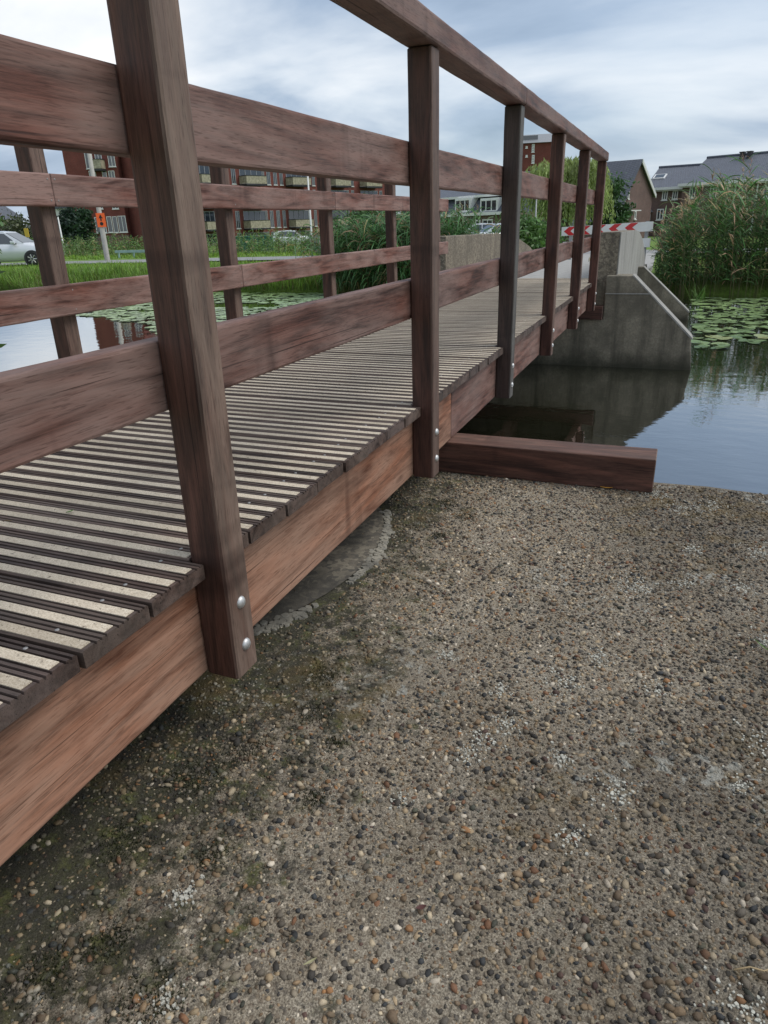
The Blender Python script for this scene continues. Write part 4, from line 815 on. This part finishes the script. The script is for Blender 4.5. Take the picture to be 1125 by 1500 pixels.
# ================================================================== TREES
p = at(824, 330, 34); willow('willow_tree', 'weeping willow with pale drooping green foliage behind the bridge end', (p.x, p.y, -.9), hz(p.x, p.y, 212)+.9, 1.95, 560)
p = at(893, 320, 44); tree('broadleaf_tree', 'dark green leafy tree between the willow and the gable house', (p.x, p.y, -1.0), hz(p.x, p.y, 262)+1.0, 1.25, 1.7, (.045, .10, .03), 5000, .12, 34)
p = at(105, 330, 66); tree('conifer_tree', 'dark green conical tree in front of the white house block', (p.x, p.y, -1.2), hz(p.x, p.y, 303)+1.2, 1.5, 2.1, (.022, .05, .028), 4500, .16, 40, shape=1.5)
p = at(126, 330, 62); tree('conifer_tree', 'narrow dark green tree beside the end block of brick flats', (p.x, p.y, -1.2), hz(p.x, p.y, 300)+1.2, .8, 2.1, (.03, .065, .03), 3000, .15, 30, shape=1.3)
p = at(22, 335, 60); tree('broadleaf_tree', 'olive green bushy tree above the parked silver car', (p.x, p.y, -1.2), hz(p.x, p.y, 316)+1.2, 1.9, 1.4, (.06, .075, .03), 4000, .15, 30)
p = at(540, 330, 33); tree('broadleaf_tree', 'mid green leafy tree rising above the arching reeds', (p.x, p.y, -.9), hz(p.x, p.y, 305)+.9, 1.3, .9, (.07, .14, .035), 4500, .10, 34)
p = at(592, 330, 38); tree('broadleaf_tree', 'dark tree standing left of the mansard row house', (p.x, p.y, -.9), hz(p.x, p.y, 308)+.9, .8, 1.0, (.03, .06, .025), 2600, .11, 26)
p = at(675, 340, 45); tree('clipped_hedge', 'low green hedge in front of the mansard house windows', (p.x, p.y, -1.0), hz(p.x, p.y, 336)+1.0, .6, .45, (.06, .13, .03), 1800, .07, 24, cat='hedge', trunk=.05)
for i, (u_, v_, d_, H_, r_) in enumerate(((760, 335, 22, 320, .75), (790, 338, 26, 326, .9))):
    p = at(u_, v_, d_); tree('shrub', ['light green leafy shrub behind the dark weathered bridge post', 'rounded green shrub in front of the willow trunk'][i], (p.x, p.y, land(p.x, p.y)), hz(p.x, p.y, H_)-land(p.x, p.y), r_, .5, (.08, .16, .04), 2600, .08, 26, cat='shrub', trunk=.04)
# overhanging willow-like shrub at the left frame edge
rt = empty('bankside_shrub', (-4.9, 2.9, -.5)); tag(rt, 'narrow-leaved green shrub on the near bank beyond the far railing', 'shrub'); b = MB(); tips = []
for q in ((14, 312), (-6, 350), (-4, 505), (-25, 300), (-40, 380), (-60, 320), (-35, 450)):
    e = at(q[0]-12, q[1], 5.4)-Vector((-4.9, 2.9, -.5)); b.tube([(0, 0, -.05), tuple(e*.5+Vector((0, 0, .25))), tuple(e)], [.02, .012, .004], 5); tips.append(e)
b.build('trunk', M['bark'], rt, fixn=False, smooth=True)
P_, A_ = [], []
for e in tips:
    for k in range(13):
        a = RNG.normal(size=3)*.5+np.array([.6, -.2, -.55]); a /= np.linalg.norm(a); c = np.array(e)*(1-.02*k*random.random())+RNG.normal(0, .05, 3); P_.append(c+a*.06); A_.append(a)
P_ = np.array(P_); V, T, c = leafquads(P_, RNG.uniform(.06, .10, len(P_)), jitter((.07, .13, .03), len(P_)), np.array(A_), .2); link('crown', npmesh('crown', V, T, M['leaf'], c), rt)
# ================================================================== STREET THINGS
def lamp(name, label, u, v, depth, vtop, rad, mat, arm=True):
    p = at(u, v, depth); gz = land(p.x, p.y); rt = empty(name, (p.x, p.y, gz)); tag(rt, label, 'lamp post'); H = hz(p.x, p.y, vtop)-gz
    b = MB(); b.tube([(0, 0, -.3), (0, 0, .02), (0, 0, H)], [rad*1.25, rad*1.2, rad*.75], 12); b.build('pole', mat, rt, smooth=True, fixn=False)
    if arm: b = MB(); b.tube([(0, 0, H-.02), (-.3, .1, H+.08), (-.9, .3, H+.12)], [rad*.5, rad*.45, rad*.4], 8); b.build('arm', mat, rt, smooth=True, fixn=False); MB().box(-1.35, -.85, .2, .42, H+.06, H+.16).build('lamp_head', M['grey'], rt, bevel=.02)
    return rt, p, gz, H
M['conc_pole'] = plain('concrete_pole', (.42, .40, .36), .8, 0, .15, 4)
rt, p, gz, H = lamp('street_lamp', 'concrete lamp post carrying a small orange route sign on the verge', 157, 378, 36, 130, .11, M['conc_pole'])
# orange plate with arrow and dot, facing the camera side
zc = hz(p.x, p.y, 322.5)-gz; fd = Vector((CAM.x-p.x, CAM.y-p.y, 0)).normalized(); ex = Vector((-fd.y, fd.x, 0))
mw = Matrix((ex, -fd, Vector((0, 0, 1)))).transposed().to_4x4(); mw.translation = fd*.13+Vector((0, 0, zc))+ex*.02
sg = empty('route_sign', (0, 0, 0)); sg.matrix_basis = Matrix.Translation((p.x, p.y, gz)) @ mw; tag(sg, 'orange route sign with black arrow and dot fixed to the lamp post', 'sign')
MB().box(-.21, .21, -.012, .012, -.33, .33).build('plate', M['orange'], sg, bevel=.004)
b = MB(); b.prism([(-.03, -.04), (.03, -.04), (.03, .1), (.1, .08), (0, .27), (-.1, .08), (-.03, .1)], -.017, -.0125, 'y'); b.build('arrow', M['black'], sg)
b = MB(); b.prism([(.085*math.cos(i*.3927), -.17+.085*math.sin(i*.3927)) for i in range(16)], -.017, -.0125, 'y'); b.build('dot', M['black'], sg)
lamp('street_lamp', 'thin white lamp post in front of the long apartment building', 457, 353, 48, 240, .06, M['white'])
lamp('street_lamp', 'small white post beside the dark conifer on the left', 91, 350, 55, 318, .06, M['white'], False)
lamp('street_lamp', 'slim grey lamp post standing before the willow tree', 784, 330, 30, 288, .035, M['grey'], False)
# chevron barrier
A = at(823, 338, 14.6); B = at(957, 326, 13.2); A.z = hz(A.x, A.y, 339.3); B.z = hz(B.x, B.y, 331.5)
e = B-A; eh = Vector((e.x, e.y, 0)).normalized(); nrm = Vector((eh.y, -eh.x, 0)); Lb = e.length; ax = e.normalized(); upv = ax.cross(-nrm); 
gz = land(A.x, A.y); bar = empty('road_barrier', ((A.x+B.x)/2, (A.y+B.y)/2, gz)); tag(bar, 'red and white chevron barrier of two boards closing the path', 'barrier')
IB = Matrix.Translation(-bar.location)
def board(z_off, hgt, L0, L1):
    upx = -nrm.cross(ax); upx = upx if upx.z > 0 else -upx
    mw = Matrix((ax, -nrm, upx)).transposed().to_4x4(); mw.translation = A+Vector((0, 0, z_off))
    bo = MB().box(L0, L1, -.012, .012, -hgt/2, hgt/2).build('barrier_board', M['white'], bar, IB @ mw, bevel=.003)
    h = hgt/2-.004; wd = .155; sp = .345; k = L0+.06
    while k+wd+h < L1:
        b = MB(); b.prism([(k, 0), (k+h*1.5, h), (k+h*1.5+wd, h), (k+wd, 0), (k+h*1.5+wd, -h), (k+h*1.5, -h)], -.0165, -.0122, 'y'); b.build('chevron', M['red'], bo); k += sp
board(0, .172, 0, Lb); board(-.29, .165, .05, Lb-.02)
for t in (.10, .93):
    q = A+e*t-nrm*.045; MB().box(q.x-.03, q.x+.03, q.y-.03, q.y+.03, gz-.3, q.z+.1).build('barrier_post', M['grey'], bar, IB)
# other roadside things
p = at(372, 366, 52); o = empty('steel_container', (p.x, p.y, land(p.x, p.y))); o.rotation_euler.z = .45; tag(o, 'green corrugated steel container standing in the weeds by the flats', 'container')
h = hz(p.x, p.y, 347)-land(p.x, p.y); MB().box(-1.45, 1.45, -.8, .8, 0, h).build('body', M['green_steel'], o)
for k in range(15): MB().box(-1.4+k*.195, -1.4+k*.195+.09, -.86, -.802, .1, h-.08).build('rib', M['green_steel'], o)
MB().box(-1.5, 1.5, -.88, .88, h+.002, h+.07).build('rim', M['green_steel'], o)
p = at(466, 364, 40); o = empty('utility_cabinet', (p.x, p.y, land(p.x, p.y))); tag(o, 'small grey utility cabinet on the meadow edge', 'cabinet'); MB().box(-.17, .17, -.15, .15, 0, .85).build('cabinet_body', M['grey'], o, bevel=.015); MB().box(-.2, .2, -.18, .18, .852, .9).build('cabinet_lid', M['grey'], o, bevel=.008); MB().box(-.14, .14, -.162, -.152, .08, .78).build('cabinet_door', M['grey'], o)
p = at(190, 371, 40); o = empty('low_guard_rail', (p.x, p.y, land(p.x, p.y)), .05); tag(o, 'low pale teal guard rail along the meadow by the orange sign', 'guard rail'); hh_ = max(.3, hz(p.x, p.y, 366.5)-land(p.x, p.y))
MB().box(-1.0, 1.4, -.05, .05, hh_-.14, hh_).build('rail_beam', M['blue_pale'], o, bevel=.01)
for k in (-.85, .2, 1.25): MB().box(k-.04, k+.04, .052, .12, -.2, hh_-.02).build('rail_post', M['blue_pale'], o)
p = at(40, 346, 44); o = empty('warning_sign', (p.x, p.y, land(p.x, p.y))); tag(o, 'small yellow sign on a post behind the silver car', 'sign'); zc = hz(p.x, p.y, 341)-land(p.x, p.y); MB().box(-.17, .17, -.02, .02, zc-.26, zc+.26).build('plate', M['yellow'], o, bevel=.005); MB().box(-.03, .03, .022, .08, -.2, zc+.2).build('sign_post', M['grey'], o)
# ------------------------------------------------------------------ cars
def car(name, label, pos, rz, paint, sc=1.0):
    o = empty(name, pos, rz); tag(o, label, 'car'); o.scale = (sc,)*3
    W = .86
    # stations along +x = front: (x, z_low, z_sill, z_belt, z_top, halfwidth)
    stn = [(-1.98, .42, .55, .78, .90, .70), (-1.85, .28, .45, .88, .97, .80), (-1.4, .22, .42, .93, .98, .85), (-.4, .20, .40, .92, .96, W), (.5, .20, .40, .90, .95, W), (.95, .22, .42, .88, .98, .85), (1.45, .24, .44, .80, .90, .82), (1.82, .28, .46, .68, .76, .74), (1.97, .34, .46, .58, .63, .62)]
    b = MB(); vs = []; nr = 10
    for x, zl, zs, zb, zt, w_ in stn:
        half = [(w_*.86, zl), (w_*.99, zs), (w_*1.0, (zs+zb)/2), (w_*.965, zb), (w_*.78, zt)]
        vs += [(x, -a, z) for a, z in half]+[(x, a, z) for a, z in reversed(half)]
    fs = [(i*nr+k, i*nr+(k+1) % nr, (i+1)*nr+(k+1) % nr, (i+1)*nr+k) for i in range(len(stn)-1) for k in range(nr)]+[tuple(range(nr)), tuple(range(len(stn)*nr-1, (len(stn)-1)*nr-1, -1))]
    b.add(vs, fs); body = b.build('body', paint, o, smooth=True)
    # cabin: rings from belt to roof
    cb_ = [(-1.80, .78, .93), (-1.60, .74, 1.30), (-1.25, .66, 1.44), (-.35, .65, 1.49), (.15, .655, 1.44), (.95, .76, .94)]
    ci = MB(); vs = []
    for x, w_, z in cb_: vs += [(x, -.82 if z > 1 else -w_, .90), (x, -w_, z), (x, w_, z), (x, .82 if z > 1 else w_, .90)]
    ci.add(vs, [(i*4+k, i*4+k+1, (i+1)*4+k+1, (i+1)*4+k) for i in range(5) for k in range(3)]); ci.build('cabin', paint, o, smooth=False, bevel=0)
    def quad(nm, pts, mat, parent=None):
        q = [Vector(p_) for p_ in pts]; n_ = (q[1]-q[0]).cross(q[2]-q[0]).normalized(); c_ = sum(q, Vector())/len(q)
        if n_.dot(c_-Vector((-.3, 0, .8))) < 0: n_ = -n_
        b_ = MB(); k_ = len(q); b_.add([p_+n_*.012 for p_ in q]+[p_-n_*.01 for p_ in q], [tuple(range(k_)), tuple(range(2*k_-1, k_-1, -1))]+[(i, (i+1) % k_, (i+1) % k_+k_, i+k_) for i in range(k_)]); return b_.build(nm, mat, parent or o)
    quad('windscreen', [(.22, -.60, 1.40), (.22, .60, 1.40), (.90, .70, .985), (.90, -.70, .985)], M['glass']); quad('rear_window', [(-1.63, -.62, 1.27), (-1.63, .62, 1.27), (-1.78, .68, 1.0), (-1.78, -.68, 1.0)], M['glass'])
    for s_ in (-1, 1):
        def Y(z): return s_*(.82-(z-.90)*.30)
        quad('side_window', [(-.32, Y(.95), .95), (.68, Y(.95), .95), (.18, Y(1.36), 1.36), (-.32, Y(1.40), 1.40)], M['glass']); quad('side_window', [(-.38, Y(.95), .95), (-.38, Y(1.40), 1.40), (-1.15, Y(1.37), 1.37), (-1.35, Y(1.0), 1.0)], M['glass'])
        mi = MB().box(.48, .66, s_*.86-.09+.07*s_, s_*.86+.09+.07*s_, .95, 1.07).build('mirror', paint, o, bevel=.03)
        MB().box(-.62, -.44, s_*(W+.004)-.012, s_*(W+.004)+.012, .77, .80).build('door_handle', paint, o, bevel=.004)
        hl = MB(); hl.add([(1.50, s_*.805, .80), (1.50, s_*.70, .885), (1.86, s_*.55, .72), (1.86, s_*.70, .64)], [(0, 1, 2, 3)]); hl.build('headlight', M['glass'], o, Matrix.Translation((.012, s_*.012, .014)))
        for xw in (-1.22, 1.25):
            ar = MB(); ar.tube([(xw, s_*.60, .30), (xw, s_*(W+.005), .30)], .365, 24); ar.build('wheel_arch', M['dark'], o)
            wh = MB(); wh.tube([(xw, s_*.66, .30), (xw, s_*.70, .30), (xw, s_*(W+.0), .30), (xw, s_*(W+.03), .30)], [.27, .305, .305, .27], 24); wo = wh.build('wheel', M['tyre'], o, smooth=False)
            rm = MB(); rm.tube([(xw, s_*(W+.025), .30), (xw, s_*(W+.042), .30)], [.21, .19], 20); rm.build('rim', M['dark'], wo)
            sp_ = MB()
            for k in range(7):
                a = k*2*math.pi/7; sp_.tube([(xw+.04*math.cos(a), s_*(W+.046), .30+.04*math.sin(a)), (xw+.195*math.cos(a), s_*(W+.046), .30+.195*math.sin(a))], .02, 5)
            sp_.build('spokes', M['steel'], wo, fixn=False)
    MB().box(1.935, 1.99, -.26, .26, .44, .54).build('number_plate', M['yellow'], o); MB().box(1.925, 1.985, -.45, .45, .33, .42).build('grille', M['dark'], o)
    return o
p = at(40, 389, 31); ha = math.radians(26); car('parked_car', 'silver hatchback car parked on the road at the grassy bank', (p.x-1.25*math.cos(ha), p.y-1.25*math.sin(ha)+.8, land(p.x, p.y)+.04), ha, M['silver_car'])
p = at(697, 350, 48); car('parked_car', 'white car parked in front of the mansard row house', (p.x, p.y, -1.05), math.radians(200), M['white_car'])
p = at(724, 350, 46); car('parked_car', 'pale silver car parked next to the white car', (p.x, p.y, -1.08), math.radians(215), M['silver_car'])
p = at(431, 356, 62); car('parked_car', 'whitish car half hidden by weeds before the apartment building', (p.x, p.y, -1.15), math.radians(20), M['white_car'])

# ================================================================== small litter
def flake(name, label, cat, u, v, z, L, wd, col, rz, curl=.25, onslab=True):
    q = onz(u, v, z); vs = []; k = 7
    for i in range(k):
        t = i/(k-1); w2 = wd*math.sin(math.pi*min(.97, max(.06, t)))**.8/2; zz = z+.0015+L*curl*(t-.5)**2
        vs += [(L*(t-.5), -w2, zz-z+.0015), (L*(t-.5), 0, zz-z), (L*(t-.5), w2, zz-z+.0015)]
    b = MB(); b.add(vs, [(3*i+j, 3*i+j+1, 3*i+j+4, 3*i+j+3) for i in range(k-1) for j in range(2)])
    o = b.build(name, plain(name+'_tone', col, .7, 0, .3, 60), fixn=False, smooth=True); o.location = (q.x, q.y, z+.002); o.rotation_euler.z = rz; tag(o, label, cat); return o
def twig(label, u, v, z, L, rz, col=(.16, .11, .06), r_=.0011):
    q = onz(u, v, z); b = MB(); b.tube([(-L/2, 0, .002), (-L*.1, L*.05, .004), (L*.2, -L*.03, .003), (L/2, L*.06, .002)], [r_, r_*1.1, r_*.9, r_*.4], 6)
    o = b.build('twig', plain('twig_bark', col, .8, 0, .3, 60), fixn=False, smooth=True); o.location = (q.x, q.y, z+.002); o.rotation_euler.z = rz; tag(o, label, 'twig')
flake('dry_leaf', 'narrow orange-yellow leaf lying against the foot of the near bearing timber', 'leaf', 888, 716, SZ+.004, .045, .008, (.55, .27, .03), .05)
flake('dry_leaf', 'tiny dark red leaf lying on the pebbled slab', 'leaf', 617, 1332, SZ+.006, .016, .008, (.09, .03, .025), .6)
flake('grass_blade', 'single green grass blade lying on the slab', 'grass blade', 1118, 950, SZ+.006, .06, .004, (.09, .18, .03), 2.2)
flake('dry_leaf', 'small green fallen leaf on the deck boards', 'leaf', 103, 752, .002, .018, .006, (.12, .22, .05), 1.3)
flake('dry_leaf', 'pale straw-coloured leaf scrap on the slab beside dark moss', 'leaf', 455, 1412, SZ+.006, .02, .004, (.35, .33, .18), .9)
twig('thin pale dry twig lying on the pebbled slab', 1105, 1424, SZ+.005, .055, .35, (.38, .28, .15))
twig('short dark twig on the slab near white lichen', 636, 1100, SZ+.005, .035, .5)
twig('crooked brown twig lying on the deck boards behind the tall post', 12, 766, .002, .02, .4)
